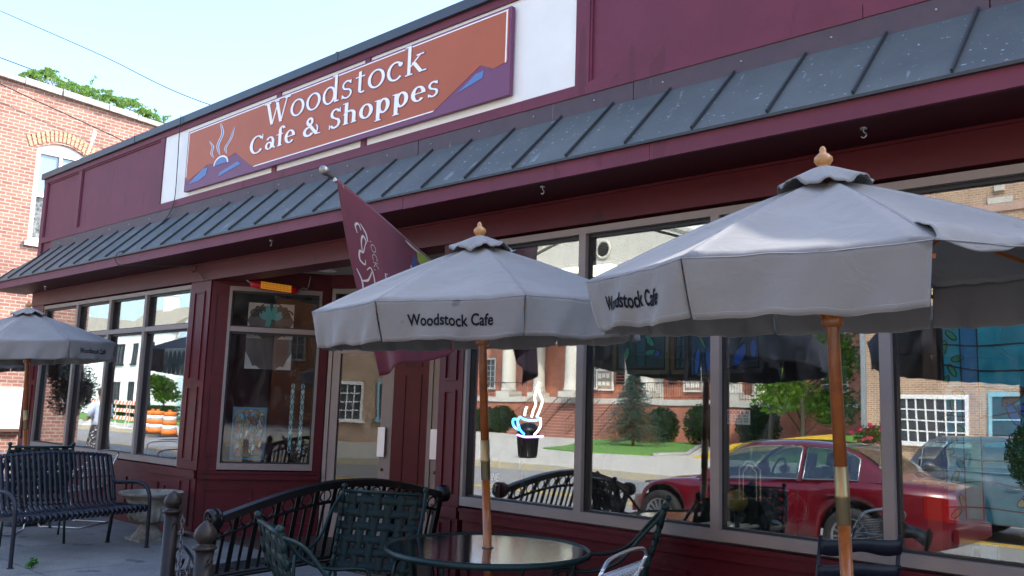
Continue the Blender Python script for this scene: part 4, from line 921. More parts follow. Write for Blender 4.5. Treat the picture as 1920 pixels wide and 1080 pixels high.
# ================= black folding chair =================
def bistro(x, y, ang):
    t = thing('folding_chair', 'black slatted folding chair beside the nearest umbrella pole', 'chair', (x, y, 0), ang-math.pi/2)
    for s_ in (-1, 1):
        MB().tube([(s_*.235,-.06,.96), (s_*.235,.0,.62), (s_*.235,.12,.45), (s_*.235,.36,.0)], .012, 6).build('side_frame', M['bluemetal'], t)
        MB().tube([(s_*.215,.30,.45), (s_*.215,-.12,.0)], .011, 6).build('leg', M['bluemetal'], t)
    def slat(z, y_, h=.075): return MB().grid(lambda u, v: Vector(((u-.5)*.48, y_+.012*math.cos((u-.5)*math.pi)+.02*(0.5-v), z+h*(v-.5)+.012*math.cos((u-.5)*3*math.pi)*(1 if v < .5 else .3))), 16, 2)
    for z, y_ in ((.905,-.06), (.77,-.035)): slat(z, y_).build('back_slat', M['bluemetal'], t, mods=(('SOLIDIFY', dict(thickness=.012)),))
    mb = MB()
    for i in range(7): mb.box(-.215, .215, -.06+i*.058, -.015+i*.058, .45, .462)
    mb.build('seat', M['bluemetal'], t)
bistro(-1.90, -.34, math.atan2(-.83, .56)+math.pi+R(20))
# ================= wire mesh chairs =================
def mesh_chair(x, y, ang, label, H=.90, group='silver wire mesh chairs'):
    t = thing('mesh_chair', label, 'chair', (x, y, 0), ang-math.pi/2, group)
    prof = bez([(0,-.10,H-.06), (0,-.06,.75), (0,.0,.52), (0,.06,.44), (0,.25,.42), (0,.46,.44)], 6)
    L = [0]
    for i in range(1, len(prof)): L.append(L[-1]+(prof[i]-prof[i-1]).length)
    def at(d):
        for i in range(1, len(prof)):
            if L[i] >= d: return prof[i-1].lerp(prof[i], (d-L[i-1])/(L[i]-L[i-1]))
        return prof[-1]
    mb = MB(); n = 26
    for i in range(n+1): u = -.27+.54*i/n; mb.tube([Vector((u, at(L[-1]*j/16).y, at(L[-1]*j/16).z)) for j in range(17)], .0016, 3)
    for j in range(40): p = at(L[-1]*j/39); mb.tube([(-.27,p.y,p.z), (.27,p.y,p.z)], .0016, 3)
    mb.build('mesh', M['silver'], t)
    for s_ in (-1, 1):
        MB().tube(bez([(s_*.29,-.11,H-.04), (s_*.29,-.05,.72), (s_*.285,.02,.48), (s_*.285,.25,.43), (s_*.285,.47,.445)], 6), .0095, 8).build('side_rail', M['silver'], t)
        MB().tube(bez([(s_*.29,-.09,.80), (s_*.33,.05,.68), (s_*.335,.35,.66), (s_*.33,.50,.60), (s_*.32,.50,.30), (s_*.32,.46,.03), (s_*.31,.40,.012)], 6)+[Vector((s_*.30,-.05,.012))], .0095, 8).build('arm', M['silver'], t)
    MB().tube(bez([(-.29,-.11,H-.04), (-.22,-.115,H), (0,-.12,H+.015), (.22,-.115,H), (.29,-.11,H-.04)], 6), .0095, 8).build('top_rail', M['silver'], t)
    MB().tube([(-.30,-.05,.012), (.30,-.05,.012)], .0095, 8).build('floor_rail', M['silver'], t)
mesh_chair(-2.60, -1.65, R(194), 'silver wire mesh chair in the near foreground under the strap chair arm', group='')
mesh_chair(-11.0, -1.75, R(150), 'silver wire mesh chair with bent tube base under the left table, nearest the kerb')
mesh_chair(-11.2, -.50, R(215), 'silver wire mesh chair with bent tube base close to the left bay window')
mesh_chair(-13.2, -1.3, R(5), 'silver wire mesh chair at the far side of the left table')
# ================= benches =================
def slat_bench():
    t = thing('slatted_bench', 'slate blue steel strap bench with curved arms at the left', 'bench', (-9.80, -.86, 0), R(-73.3))
    W = 1.53
    hump = lambda x: .045*math.sin(math.pi*x/W)
    def pr(x): h = hump(x); return bez([(x,-.13,.915+h), (x,-.145,.935+h), (x,-.12,.93+h), (x,-.06,.74), (x,-.01,.52), (x,.04,.435), (x,.14,.405), (x,.30,.42), (x,.46,.445), (x,.53,.44), (x,.55,.405), (x,.535,.375)], 5)
    seat, back = MB(), MB(); n = 25
    for i in range(n):
        x0 = .035+i*(W-.07)/n; wd = (W-.07)/n*.66; p = pr(x0)
        def rib_(mb, pp): mb.add([q for p_ in pp for q in ((p_.x, p_.y, p_.z), (p_.x+wd, p_.y, p_.z))], [(2*j, 2*j+1, 2*j+3, 2*j+2) for j in range(len(pp)-1)], True)
        rib_(back, p[:24]); rib_(seat, p[23:])
    sol = dict(mods=(('SOLIDIFY', dict(thickness=.006, offset=0)),))
    back.build('backrest', M['bluemetal'], t, **sol); seat.build('seat', M['bluemetal'], t, **sol)
    MB().tube([(W*i/16, -.13, .925+hump(W*i/16)) for i in range(17)], .016, 8).tube([(0,.50,.405), (W,.50,.405)], .016, 8).tube([(0,.04,.405), (W,.04,.405)], .014, 8).tube([(0,-.06,.71), (W,-.06,.71)], .008, 6).build('cross_rail', M['bluemetal'], t)
    for x in (-.0, W):
        MB().tube(bez([(x,-.13,.93), (x,-.07,.76), (x,-.03,.62), (x,.0,.46)], 6), .020, 8).build('back_post', M['bluemetal'], t)
        MB().tube(bez([(x,-.045,.675), (x,.03,.645), (x,.14,.655), (x,.34,.665), (x,.46,.635), (x,.525,.55), (x,.54,.42), (x,.545,.2), (x,.55,.0)], 6), .019, 8).build('armrest', M['bluemetal'], t)
        MB().tube([(x,.0,.46), (x,-.02,.2), (x,-.04,.0)], .019, 8).build('leg', M['bluemetal'], t)
        for yy in (.55, -.04): MB().lathe((x,yy,0), [(.03,0), (.03,.008), (.02,.012)], 12).build('foot', M['bluemetal'], t)
        MB().bar((x,.0,.42), (x,.54,.42), .02, .03).build('side_bar', M['bluemetal'], t)
slat_bench()
def iron_bench():
    t = thing('iron_bench', 'black cast iron bench with arched ring back in front of the shop door', 'bench', (-5.37, -2.18, -.03), R(89))
    t.rotation_euler.y = R(-2.2)
    W = 1.92; lean = lambda z: -(z-.42)*.30
    arch = lambda x: .84+.165*math.sin(math.pi*(x/W))**1.0
    Pt = lambda x, z: Vector((x, lean(z), z))
    mb = MB(); N = 40
    vs = []
    for i in range(N+1):
        x = W*i/N; z = arch(x)
        for dy, dz in ((-.035,-.028), (.035,-.028), (.035,.018), (.012,.028), (-.035,.020)): p = Pt(x, z); vs.append((p.x, p.y+dy, p.z+dz))
    mb.add(vs, [(i*5+k, i*5+(k+1)%5, (i+1)*5+(k+1)%5, (i+1)*5+k) for i in range(N) for k in range(5)])
    mb.build('top_rail', M['black'], t)
    MB().tube([Pt(W*i/N, arch(W*i/N)-.125) for i in range(N+1)], .012, 6).tube([Pt(0,.47), Pt(W,.47)], .014, 6).build('lower_rail', M['black'], t)
    bars = MB(); n = 26
    for i in range(1, n):
        x = W*i/n; z1 = arch(x)-.125; z0 = .47
        w_ = .034 if i % 2 == 0 else .020
        a, b = Pt(x, z0), Pt(x, z1 if i % 2 else arch(x)-.02); bars.bar(a, b, .010, w_, (1,0,0)) if False else bars.obox(a-Vector((w_/2,.004,0)), (w_,0,0), (0,.008,0), b-a)
    for i in range(0, n, 2):
        x = W*(i+1)/n; c = Pt(x, arch(x)-.076); MB().tube([c+Vector((.043*math.cos(k*.5236), lean(.42+.043*math.sin(k*.5236)), .043*math.sin(k*.5236))) for k in range(12)], .0065, 6, closed=True).build('back_ring', M['black'], t)
    bars.build('back_slats', M['black'], t)
    for x in (0, W):
        s_ = -1 if x == 0 else 1
        c = Pt(x, .845)
        md = MB().lathe(c-Vector((s_*.02,0,0)), [(.062,0), (.066,.012), (.058,.02), (.066,.028), (.066,.07), (.058,.078), (.050,.076), (.046,.066), (.001,.066)], 28, ax=(s_,0,0)).build('medallion', M['black'], t)
        st = MB()
        for k in range(5): a = R(90+k*144); b = R(90+(k+1)*144); st.tube([c+Vector((s_*.052, .036*math.cos(a), .036*math.sin(a))), c+Vector((s_*.052, .036*math.cos(b), .036*math.sin(b)))], .004, 5)
        st.build('star', M['black'], md)
        MB().obox(Pt(x,.40)-Vector((.022,.02,0)), (.044,0,0), (0,.04,0), Pt(x,.81)-Pt(x,.40)).build('back_post', M['black'], t)
        MB().tube([Pt(x,.42), Vector((x,-.04,.2)), Vector((x,-.10,0))], .022, 8).build('leg', M['black'], t)
        MB().tube([(x,.48,.42), (x,.49,.2), (x,.52,0)], .022, 8).build('leg', M['black'], t)
        ap = bez([(x,-.06,.70), (x,.08,.715), (x,.28,.72), (x,.40,.705), (x,.46,.64), (x,.47,.54), (x,.48,.42)], 6)
        am = MB(); vs = [q for p in ap for q in (p+Vector((-.028,0,0)), p+Vector((.028,0,0)), p+Vector((.028,0,-.02)), p+Vector((-.028,0,-.02)))]
        am.add(vs, [(i*4+k, i*4+(k+1)%4, (i+1)*4+(k+1)%4, (i+1)*4+k) for i in range(len(ap)-1) for k in range(4)]+[(0,1,2,3), (len(vs)-4,len(vs)-3,len(vs)-2,len(vs)-1)])
        am.build('armrest', M['black'], t)
        MB().tube(bez([(x,.05,.43), (x,.16,.56), (x,.30,.62), (x,.42,.56), (x,.34,.48), (x,.28,.54)], 5), .011, 6).build('scroll', M['black'], t)
        MB().bar((x,-.0,.405), (x,.48,.405), .03, .03).build('side_bar', M['black'], t)
    mb = MB()
    for i in range(8): mb.box(.0, W, .03+i*.057, .03+i*.057+.042, .425, .437)
    mb.build('seat', M['black'], t)
    MB().tube([(0,.49,.41), (W,.49,.41)], .014, 6).box(W/2-.02, W/2+.02, 0, .48, .40, .424).build('seat_rail', M['black'], t)
iron_bench()
# ================= bollards and chain =================
def bollard(x, y, label, H=.90):
    t = thing('bollard', label, 'bollard', (x, y, 0), group='bronze chain bollards')
    MB().lathe((x,y,.0), [(.085,0), (.085,.03), (.06,.05), (.048,.07), (.046,H-.085)], 24).build('post', M['bronze'], t)
    MB().lathe((x,y,H-.085), [(.046,0), (.060,.004), (.062,.014), (.052,.022), (.030,.028), (.036,.038), (.054,.056), (.058,.076), (.050,.100), (.030,.125), (.012,.140), (.001,.146)], 24).build('cap', M['bronze'], t)
    MB().tube([(x+.05,y,H-.13), (x+.07,y,H-.12), (x+.07,y-.015,H-.15), (x+.05,y,H-.15)], .006, 6).tube([(x-.05,y,H-.13), (x-.07,y,H-.12), (x-.07,y-.015,H-.15), (x-.05,y,H-.15)], .006, 6).build('ring', M['bronze'], t)
bollard(-5.68, -2.29, 'bronze bollard with acorn cap, farther one beside the black bench'); bollard(-4.20, -2.86, 'bronze bollard with acorn cap, nearer one touching the medallion of the bench')
def chain(a, b, label, sag):
    t = thing('chain', label, 'chain', tuple(a)); a, b = Vector(a), Vector(b)
    n = 60; P_ = []
    for i in range(401):
        u = i/400; p = a.lerp(b, u); k = (2*u-1); p.z -= sag*(1-k**8*.55-k*k*.45); P_.append(p)
    L = [0]
    for i in range(1, 401): L.append(L[-1]+(P_[i]-P_[i-1]).length)
    m_ = MB(); d = 0; k = 0; i = 1
    while d < L[-1]-.03:
        while L[i] < d: i += 1
        p = P_[i]; q = (P_[min(i+6,400)]-P_[max(i-6,0)]).normalized(); s_ = q.orthogonal().normalized(); s2 = q.cross(s_); s_ = s_ if k % 2 else s2
        m_.tube([p+q*.024*math.cos(j*math.pi/4)+s_*.012*math.sin(j*math.pi/4) for j in range(8)], .0042, 6, closed=True); d += .034; k += 1
    m_.build('links', mat('chain_steel', (.13,.13,.14), .4, .7), t)
chain((-5.625,-2.24,.80), (-4.255,-2.91,.80), 'dark chain drooping steeply between the two bollards', .70)
# ================= urn =================
u_ = thing('stone_urn', 'weathered cast stone urn planter at the shop corner', 'urn', (-9.78, -.45, 0))
MB().lathe((-9.78,-.45,0), [(.17,0), (.175,.05), (.13,.10), (.10,.16), (.12,.20)], 28).box(-9.96,-9.60,-.63,-.27,.0,.03).build('foot', M['stone'], u_)
mb = MB()
def bowl(u, v):
    a = 2*math.pi*u; prof = [(.12,.20),(.20,.24),(.235,.31),(.235,.36),(.225,.42),(.26,.50),(.34,.56),(.345,.585),(.325,.585),(.26,.53),(.2,.46),(.001,.44)]
    i = min(10, int(v*11)); f = v*11-i; r = prof[i][0]*(1-f)+prof[i+1][0]*f; z = prof[i][1]*(1-f)+prof[i+1][1]*f
    if .22 < z < .40 and i < 5: r += .008*math.cos(a*20)
    return (-9.78+r*math.cos(a), -.45+r*math.sin(a), z*.9)
mb.grid(bowl, 160, 44); mb.build('bowl', M['stone'], u_)
# ================= planters =================
lf = leafmat('evergreen_leaf', (.015,.05,.012), (.03,.095,.02)); rg = random.Random(5)
tp = thing('potted_topiary', 'round clipped evergreen in a tall blue pot at the right edge', 'potted plant', (-.83, -1.0, 0))
mb = MB(); leaves(mb, clump_pts((-.83,-1.0,1.44), .165, 5200, rg, .72), .011, rg, .3); mb.build('foliage', lf, tp)
MB().tube([(-.83,-1.0,1.15), (-.83,-1.0,1.42)], .02, 8).build('stem', M['wood'], tp)
MB().lathe((-.83,-1.0,0), [(.13,0), (.14,.02), (.10,.05), (.075,.7), (.085,1.05), (.10,1.26), (.11,1.27), (.10,1.28), (.08,1.22), (.001,1.21)], 28).build('pot', mat('blue_glaze', (.03,.06,.25), .25), tp)
sp_ = thing('potted_spruce', 'dark bushy evergreen hanging over the pavement by the shop corner at far left', 'shrub', (-15.9,-.95,0)); mb = MB()
for c, r in (((-15.95,-.9,1.75),.40), ((-15.75,-.62,1.95),.30), ((-16.2,-.9,1.5),.35), ((-15.5,-.75,1.68),.24)): leaves(mb, clump_pts(c, r, 1800, rg, .5), .03, rg, .35)
mb.build('foliage', leafmat('dark_leaf', (.008,.026,.010), (.02,.06,.018)), sp_)
MB().tube(bez([(-15.9,-.95,.3), (-15.85,-.9,.8), (-15.95,-.85,1.3), (-15.9,-.8,1.7)], 4), [.035-.0015*i for i in range(13)], 8).build('stem', M['wood'], sp_)
MB().lathe((-15.9,-.95,0), [(.16,0), (.21,.3), (.23,.34), (.2,.34), (.001,.30)], 24).build('pot', M['stone'], sp_)
# weed by the bench foot
wd = thing('weed', 'small green weed growing in a pavement crack by the slatted bench', 'weed', (-8.75,-2.02,0)); mb = MB(); leaves(mb, clump_pts((-8.75,-2.02,.05), .055, 60, rg, .2), .022, rg, .5); mb.build('leaves', leafmat('weed_leaf', (.03,.12,.02), (.06,.2,.03)), wd)
# loose cable draped over the front
cb = thing('cable', 'thin black cable draped from the roof over the awning to the entry pillar', 'cable', (-10.9,-.1,5.2))
MB().tube(bez([(-10.62,-.09,5.21), (-10.6,-.10,4.9), (-10.66,-.06,4.5), (-10.70,-.05,4.05), (-10.85,-.12,3.80), (-11.0,-.42,3.46), (-10.95,-.60,3.34), (-10.9,-.58,3.2), (-10.6,-.35,3.195), (-10.2,-.10,3.19), (-10.0,-.07,3.17), (-9.72,-.06,3.0)], 6), .006, 5).build('wire', M['gasket'], cb)
# ================= neighbour brick building =================
nb = thing('brick_building', 'sunlit red brick building with arched white window beyond the shop end', 'building', (-20, 3, 0))
NP = lambda n, mb, m, par=nb, **k: mb.build(n, M[m] if isinstance(m, str) else m, par, **k)
def slope(y): return 8.24-.052*(y+1)
mb = MB(); wy0, wy1, wz0, wz1 = 1.30, 2.36, 4.80, 6.86
for a, b, lo, hi in ((-2.6, wy0, -.2, None), (wy1, 14, -.2, None), (wy0, wy1, -.2, wz0)):
    if hi is None: mb.prism([(-20,a,lo), (-20,b,lo), (-20,b,slope(b)), (-20,a,slope(a))], (-.35,0,0))
    else: mb.prism([(-20,a,lo), (-20,b,lo), (-20,b,hi), (-20,a,hi)], (-.35,0,0))
archp = [(-20, wy0+(wy1-wy0)*i/10, wz1+.17*math.sin(math.pi*i/10)) for i in range(11)]
mb.prism(archp+[(-20,wy1,slope(wy1)), (-20,wy0,slope(wy0))], (-.35,0,0))
mb.prism([(-20.35,-2.6,-.2), (-34,-2.6,-.2), (-34,-2.6,8.4), (-20.35,-2.6,8.4)], (0,.3,0))
mb.prism([(-20.35,14,-.2), (-34,14,-.2), (-34,14,7.4), (-20.35,14,7.4)], (0,-.3,0))
NP('wall', mb, 'brick_l')
va = MB()
for i in range(17):
    t = i/16; y = wy0-.12+(wy1-wy0+.24)*t; z = wz1-.02+.24*math.sin(math.pi*t); a = (t-.5)*.75
    for r_ in (0, .125): va.obox((-19.985, y-.03*math.cos(a)+r_*math.sin(a), z+r_*math.cos(a)), (-.06,0,0), (0,.056,-.056*math.sin(a)), (0,math.sin(a)*.115,math.cos(a)*.115))
NP('arch_bricks', va, mat('arch_brick', (.60,.36,.22), .9, noise=((.45,.22,.13), 12, .15)))
cs = MB(); r5 = random.Random(9); y = -2.7
while y < 14:
    l = r5.uniform(.6, 1.3); z = slope(y+l/2)
    cs.obox((-20.36+r5.uniform(-.02,.02), y, slope(y)-.0), (.44+r5.uniform(0,.04),0,0), (0,l-.02,slope(y+l)-slope(y)), (0,0,.12+r5.uniform(-.02,.03))); y += l
NP('roof_edge', cs, mat('weathered_coping', (.45,.43,.40), .9, noise=((.22,.20,.19), 3, .2), bump=.8, bscale=12))
NP('roof', MB().prism([(-20.36,-2.3,8.2), (-34,-2.3,8.2), (-34,13.7,7.3), (-20.36,13.7,7.3)], (0,0,.1)), 'flash')
fw_ = MB(); X = -20.06
fw_.prism([(X,p[1],p[2]) for p in archp]+[(X,wy1,wz1-.10), (X,wy0,wz1-.10)], (-.08,0,0))
fw_.box(X-.08, X, wy0, wy0+.10, wz0, wz1-.10).box(X-.08, X, wy1-.10, wy1, wz0, wz1-.10).box(X-.08, X+.01, wy0+.1, wy1-.1, wz0, wz0+.09).box(X-.08, X, wy0+.1, wy1-.1, 5.80, 5.88).box(X-.08, X-.01, (wy0+wy1)/2-.03, (wy0+wy1)/2+.03, 5.88, wz1-.10)
fw_.box(-20.3, -19.93, wy0-.06, wy1+.06, wz0-.10, wz0)
wn = NP('window', fw_, 'white')
NP('pane', MB().box(X-.07, X-.06, wy0+.1, wy1-.1, 5.88, wz1-.10), mat('sky_pane', (.16,.25,.32), .1, spec=1), wn)
NP('pane', MB().box(X-.075, X-.065, wy0+.1, wy1-.1, wz0+.09, 5.80), mat('dusty_pane', (.02,.025,.03), .2, noise=((.2,.2,.2), 14, .12)), wn)
NP('board', MB().box(-20, -19.93, .70, 1.52, .86, 1.70), 'white'); NP('ledge', MB().box(-20, -19.88, .6, 1.6, .80, .86), mat('brown_ledge', (.12,.06,.04), .8))
NP('whitewash_stain', MB().prism([(-19.996,2.42,7.55), (-19.996,2.50,7.5), (-19.996,2.38,6.98), (-19.996,2.35,6.98)], (.001,0,0)), mat('whitewash', (.7,.68,.65), .9))
rg = random.Random(21)
fl1 = leafmat('sumac_leaf', (.16,.30,.05), (.30,.46,.12)); fl2 = leafmat('tree_leaf', (.045,.11,.015), (.13,.26,.03)); fl3 = leafmat('yellow_green_leaf', (.10,.22,.02), (.24,.40,.05))  # fl3 is the maple's own yellow-green
fl4 = leafmat('spruce_needle', (.07,.14,.12), (.20,.32,.29)); fl5 = leafmat('hedge_leaf', (.02,.07,.012), (.05,.13,.025))
tr = thing('rooftop_tree', 'light green feathery tree growing behind the parapet of the brick building', 'tree', (-24,4,7.5)); mb = MB(); br_ = MB()
for c, r in (((-21.5,1.5,8.92),.26), ((-21.5,1.85,9.0),.34), ((-21.5,2.3,8.85),.36), ((-21.7,2.8,8.85),.36), ((-21.5,3.3,8.85),.32), ((-21.5,3.85,8.86),.40), ((-21.5,4.25,8.7),.36), ((-21.5,4.65,8.5),.32), ((-21.6,2.6,8.6),.4), ((-21.5,3.6,8.6),.35), ((-21.5,5.0,8.3),.25)):
    br_.tube([(-22.8,3.8,7.6), ((-22.8+c[0])/2,(3.8+c[1])/2,8.0), c], [.05,.03,.008], 5)
    for _ in range(30):   # feathery fronds
        d = Vector((rg.gauss(0,1), rg.gauss(0,1), abs(rg.gauss(0,.9)))).normalized(); s0 = Vector(c)-d*.02; r = r*rg.uniform(.9,1.12)
        for j in range(9): leaves(mb, [s0+d*r*(.15+j*.11)+Vector((rg.uniform(-.04,.04), rg.uniform(-.04,.04), -.03*j*j*.12)) for _ in range(4)], .042, rg, .35)
mb.build('crown', fl1, tr); br_.build('trunk', M['wood'], tr)
# power lines
for lab, pts in (('highest thin power line crossing the white sky', [(-37.6,3.96,16.8), (-35.64,4.57,15.85), (-29.97,6.19,13.17), (-24.8,7.29,10.69), (-18,9.5,8.2)]), ('power line just above the brick parapet', [(-27.19,1.57,11.18), (-26.23,2.13,10.76), (-23.94,3.46,9.76), (-21.85,4.76,8.72), (-20.1,5.9,7.9)]), ('power line hanging in front of the brick wall', [(-19.8,-2.2,8.6), (-19.8,.40,7.95), (-19.8,3.2,7.35), (-19.8,5.5,6.7)])):
    t = thing('power_line', lab, 'cable', pts[0]); MB().tube(bez(pts, 10), .013, 5).build('wire', M['wire'], t)
# ================= courthouse across the street =================
ch = thing('courthouse', 'red brick courthouse with white columned portico, pediment and round louvred vent', 'building', (-33,-41,0))
CP = lambda n, mb, m, par=ch, **k: mb.build(n, M[m] if isinstance(m, str) else m, par, **k)
YW = -44.0
CP('wall', MB().box(-52, -14.5, YW-16, YW, 0, 10.4), 'brick_c')
CP('water_table', MB().box(-52.1, -40.5, YW, YW+.12, 2.25, 2.6).box(-23, -14.4, YW, YW+.14, 2.25, 2.6), 'offwhite')
CP('terrace', MB().box(-44.2, -39.6, -43.99, -39.4, .05, 2.15).box(-32.0, -22.0, -43.99, -39.4, .05, 2.15).box(-39.6, -32.0, -43.99, -41.2, .05, 2.15), 'brick_c')
CP('terrace_ledge', MB().box(-44.3, -39.55, -43.98, -39.3, 2.15, 2.5).box(-32.05, -21.9, -43.98, -39.3, 2.15, 2.5).box(-39.55, -32.05, -43.98, -41.1, 2.15, 2.49), 'offwhite')
mb = MB()
for i in range(12): mb.box(-39.55, -32.05, -41.1, -37.6-.29*i*1.0+0, .05+i*.175, .05+(i+1)*.175-.01) if i < 12 else 0
tr_ = MB()
for i in range(12): tr_.box(-39.57, -32.03, -37.64-.29*i, -37.585-.29*i, .05+(i+1)*.175-.03, .05+(i+1)*.175)
CP('step_nosing', tr_, mat('step_nosing', (.55,.36,.28), .9))
CP('steps', mb, mat('brick_steps', (.36,.15,.10), .9, noise=((.30,.12,.08), 4, .2)))
def column(x, y):
    mb = MB().lathe((x,y,2.9), [(.52,0), (.55,.1), (.50,.2)]+[(.47-.07*(i/10)**2, .2+6.2*i/10) for i in range(11)]+[(.50,6.45), (.52,6.6)], 32); o = CP('column', mb, 'offwhite')
    CP('plinth', MB().box(x-.62, x+.62, y-.62, y+.62, 2.5, 2.9).box(x-.58, x+.58, y-.58, y+.58, 9.5, 9.75), 'offwhite', o)
for x in (-41.7, -36.0, -30.2, -24.35): column(x, -40.0)
for x in (-41.7, -24.35): column(x, -43.2)
CP('entablature', MB().box(-42.6, -23.5, -44, -39.2, 9.75, 10.6).box(-42.9, -23.2, -44, -38.9, 10.6, 10.9), 'offwhite')
CP('portico_ceiling', MB().box(-42.4, -23.7, -43.99, -39.4, 9.70, 9.745), 'offwhite')
CP('pediment', MB().prism([(-42.4,-39.3,10.9), (-23.7,-39.3,10.9), (-33.1,-39.3,14.0)], (0,-.5,0)), 'offwhite')
mb = MB()
for s_ in (-1, 1):
    for k, (o, h) in enumerate(((0,.22), (.22,.12), (.34,.22))):
        a = Vector((-33.1+s_*10.1, -39.22+k*.07, 10.85+o)); b = Vector((-33.1, -39.22+k*.07, 14.15+o)); mb.prism([a, b, b+Vector((0,0,h)), a+Vector((0,0,h))], (0,-.9,0))
CP('raking_cornice', mb, 'offwhite')
CP('roof', MB().prism([(-43.4,-40.0,11.4), (-33.1,-40.0,14.75), (-22.8,-40.0,11.4)], (0,-12,0)).prism([(-52.5,-43.6,10.4), (-52.5,-52,14.0), (-52.5,-60.5,10.4)], (38.5,0,0)), mat('pale_roof', (.42,.40,.37), .9, noise=((.34,.32,.3), 3, .2)))
CP('cupola', MB().box(-31.2,-27.2,-50,-46,13.2,15.0).box(-31.5,-26.9,-50.3,-45.7,15.0,15.2).box(-30.6,-27.8,-49.4,-46.6,15.2,17.2).prism([(-30.8,-46.4,17.2), (-27.6,-46.4,17.2), (-29.2,-48,19)], (0,-.1,0)), 'white')
o = CP('round_vent', MB().lathe((-33.2,-39.3,12.0), [(.62,0), (.62,.10), (.46,.12), (.44,.02)], 40, ax=(0,1,0)), 'offwhite')
mb = MB()
for i in range(9): z = 11.62+i*.095; h = math.sqrt(max(.001,.43**2-(z-12.0)**2)); mb.obox((-33.2-h,-39.24,z), (2*h,0,0), (0,.06,-.04), (0,.01,.02))
CP('louvre', mb, 'bluemetal', o); CP('vent_back', MB().lathe((-33.2,-39.29,12.0), [(.45,0), (.45,.01)], 30, ax=(0,1,0)), 'gasket', o)
def fwin(x, z0, z1, w_, par=ch, y=YW, nx=3, nz=5, sill=True, facing=1, fm='offwhite', ax='x'):
    def bx(mb, a, b, d0, d1, za, zb):
        return mb.box(a, b, min(y+facing*d0, y+facing*d1), max(y+facing*d0, y+facing*d1), za, zb) if ax == 'x' else mb.box(min(y+facing*d0, y+facing*d1), max(y+facing*d0, y+facing*d1), a, b, za, zb)
    mb = MB(); bx(mb, x-w_/2-.1, x-w_/2, .0, .08, z0, z1); bx(mb, x+w_/2, x+w_/2+.1, 0, .08, z0, z1); bx(mb, x-w_/2-.1, x+w_/2+.1, 0, .09, z1, z1+.14)
    if sill: bx(mb, x-w_/2-.18, x+w_/2+.18, 0, .16, z0-.14, z0)
    for i in range(1, nx): bx(mb, x-w_/2+w_*i/nx-.025, x-w_/2+w_*i/nx+.025, .022, .05, z0, z1)
    for j in range(1, nz): bx(mb, x-w_/2, x+w_/2, .0225, .048, z0+(z1-z0)*j/nz-.022, z0+(z1-z0)*j/nz+.022)
    o = mb.build('window', M[fm], par); bx_ = MB(); bx(bx_, x-w_/2, x+w_/2, .004, .02, z0, z1); bx_.build('pane', M['farglass'], o); return o
for x in (-47.5, -37.4, -27.0, -20.2, -16.8): fwin(x, 3.3, 5.4, 1.3)
for x in (-47.5, -40.6, -37.4, -33.1, -28.6, -25.6, -20.2, -16.8): fwin(x, 6.6, 8.6, 1.3)
CP('door', MB().box(-34.6,-31.6,YW,YW+.1,2.5,5.9).box(-34.9,-31.3,YW,YW+.2,5.9,6.2).box(-33.15,-33.05,YW+.1,YW+.14,2.5,5.9), 'offwhite')
for x, lab in ((-29.3,'glass fronted notice case on the brick wall right of the courthouse door'), (-36.2,'glass fronted notice case on the brick wall left of the courthouse door')):
    t = thing('notice_case', lab, 'notice case', (x,YW+.2,3)); MB().box(x-.75,x+.75,YW+.1,YW+.2,3.1,4.6).build('case', M['white'], t); MB().box(x-.62,x+.62,YW+.2,YW+.21,3.22,4.48).build('cork', mat('cork', (.4,.3,.2), .9), t)
    mb = MB(); r6 = random.Random(int(x)); [mb.box(x-.55+.36*i, x-.27+.36*i, YW+.211, YW+.215, 3.9-.55*j+r6.uniform(0,.12), 4.3-.55*j) for i in range(3) for j in range(2)]; mb.build('papers', M['white'], t)
for x, lab in ((-30.9,'dark lettered wall plaque next to the third column'), (-35.0,'dark lettered wall plaque beside the courthouse door')):
    t = thing('wall_plaque', lab, 'plaque', (x,YW+.1,4)); mb = MB(); [mb.box(x-.3,x+.3,YW+.01,YW+.05,3.6+i*.2,3.72+i*.2) for i in range(4)]; mb.build('lettering', M['ink'], t)
def railing(name, label, runs, h=1.0, m_='black', gap=.16):
    t = thing(name, label, 'railing', runs[0][0]); 
    for a, b in runs:
        a, b = Vector(a), Vector(b); n = int((b-a).length/gap); mb = MB(); Zz = Vector((0,0,1))
        mb.tube([a+Zz*h, b+Zz*h], .022, 5).tube([a+Zz*.12, b+Zz*.12], .016, 5)
        for i in range(n+1): mb.tube([a.lerp(b, i/n)+Zz*(.0), a.lerp(b, i/n)+Zz*h], .011, 4)
        mb.build('rail_run', M[m_], t)
    return t
railing('terrace_railing', 'black iron railing along the courthouse terrace', [((-44.1,-39.5,2.5),(-39.7,-39.5,2.5)), ((-31.9,-39.5,2.5),(-22.1,-39.5,2.5))])
railing('stair_railing', 'black iron handrails climbing the courthouse steps', [((-39.4,-37.6,.15),(-39.4,-41,2.3)), ((-36.9,-37.6,.15),(-36.9,-41,2.3)), ((-34.5,-37.6,.15),(-34.5,-41,2.3)), ((-32.2,-37.6,.15),(-32.2,-41,2.3))], .95, gap=.3)
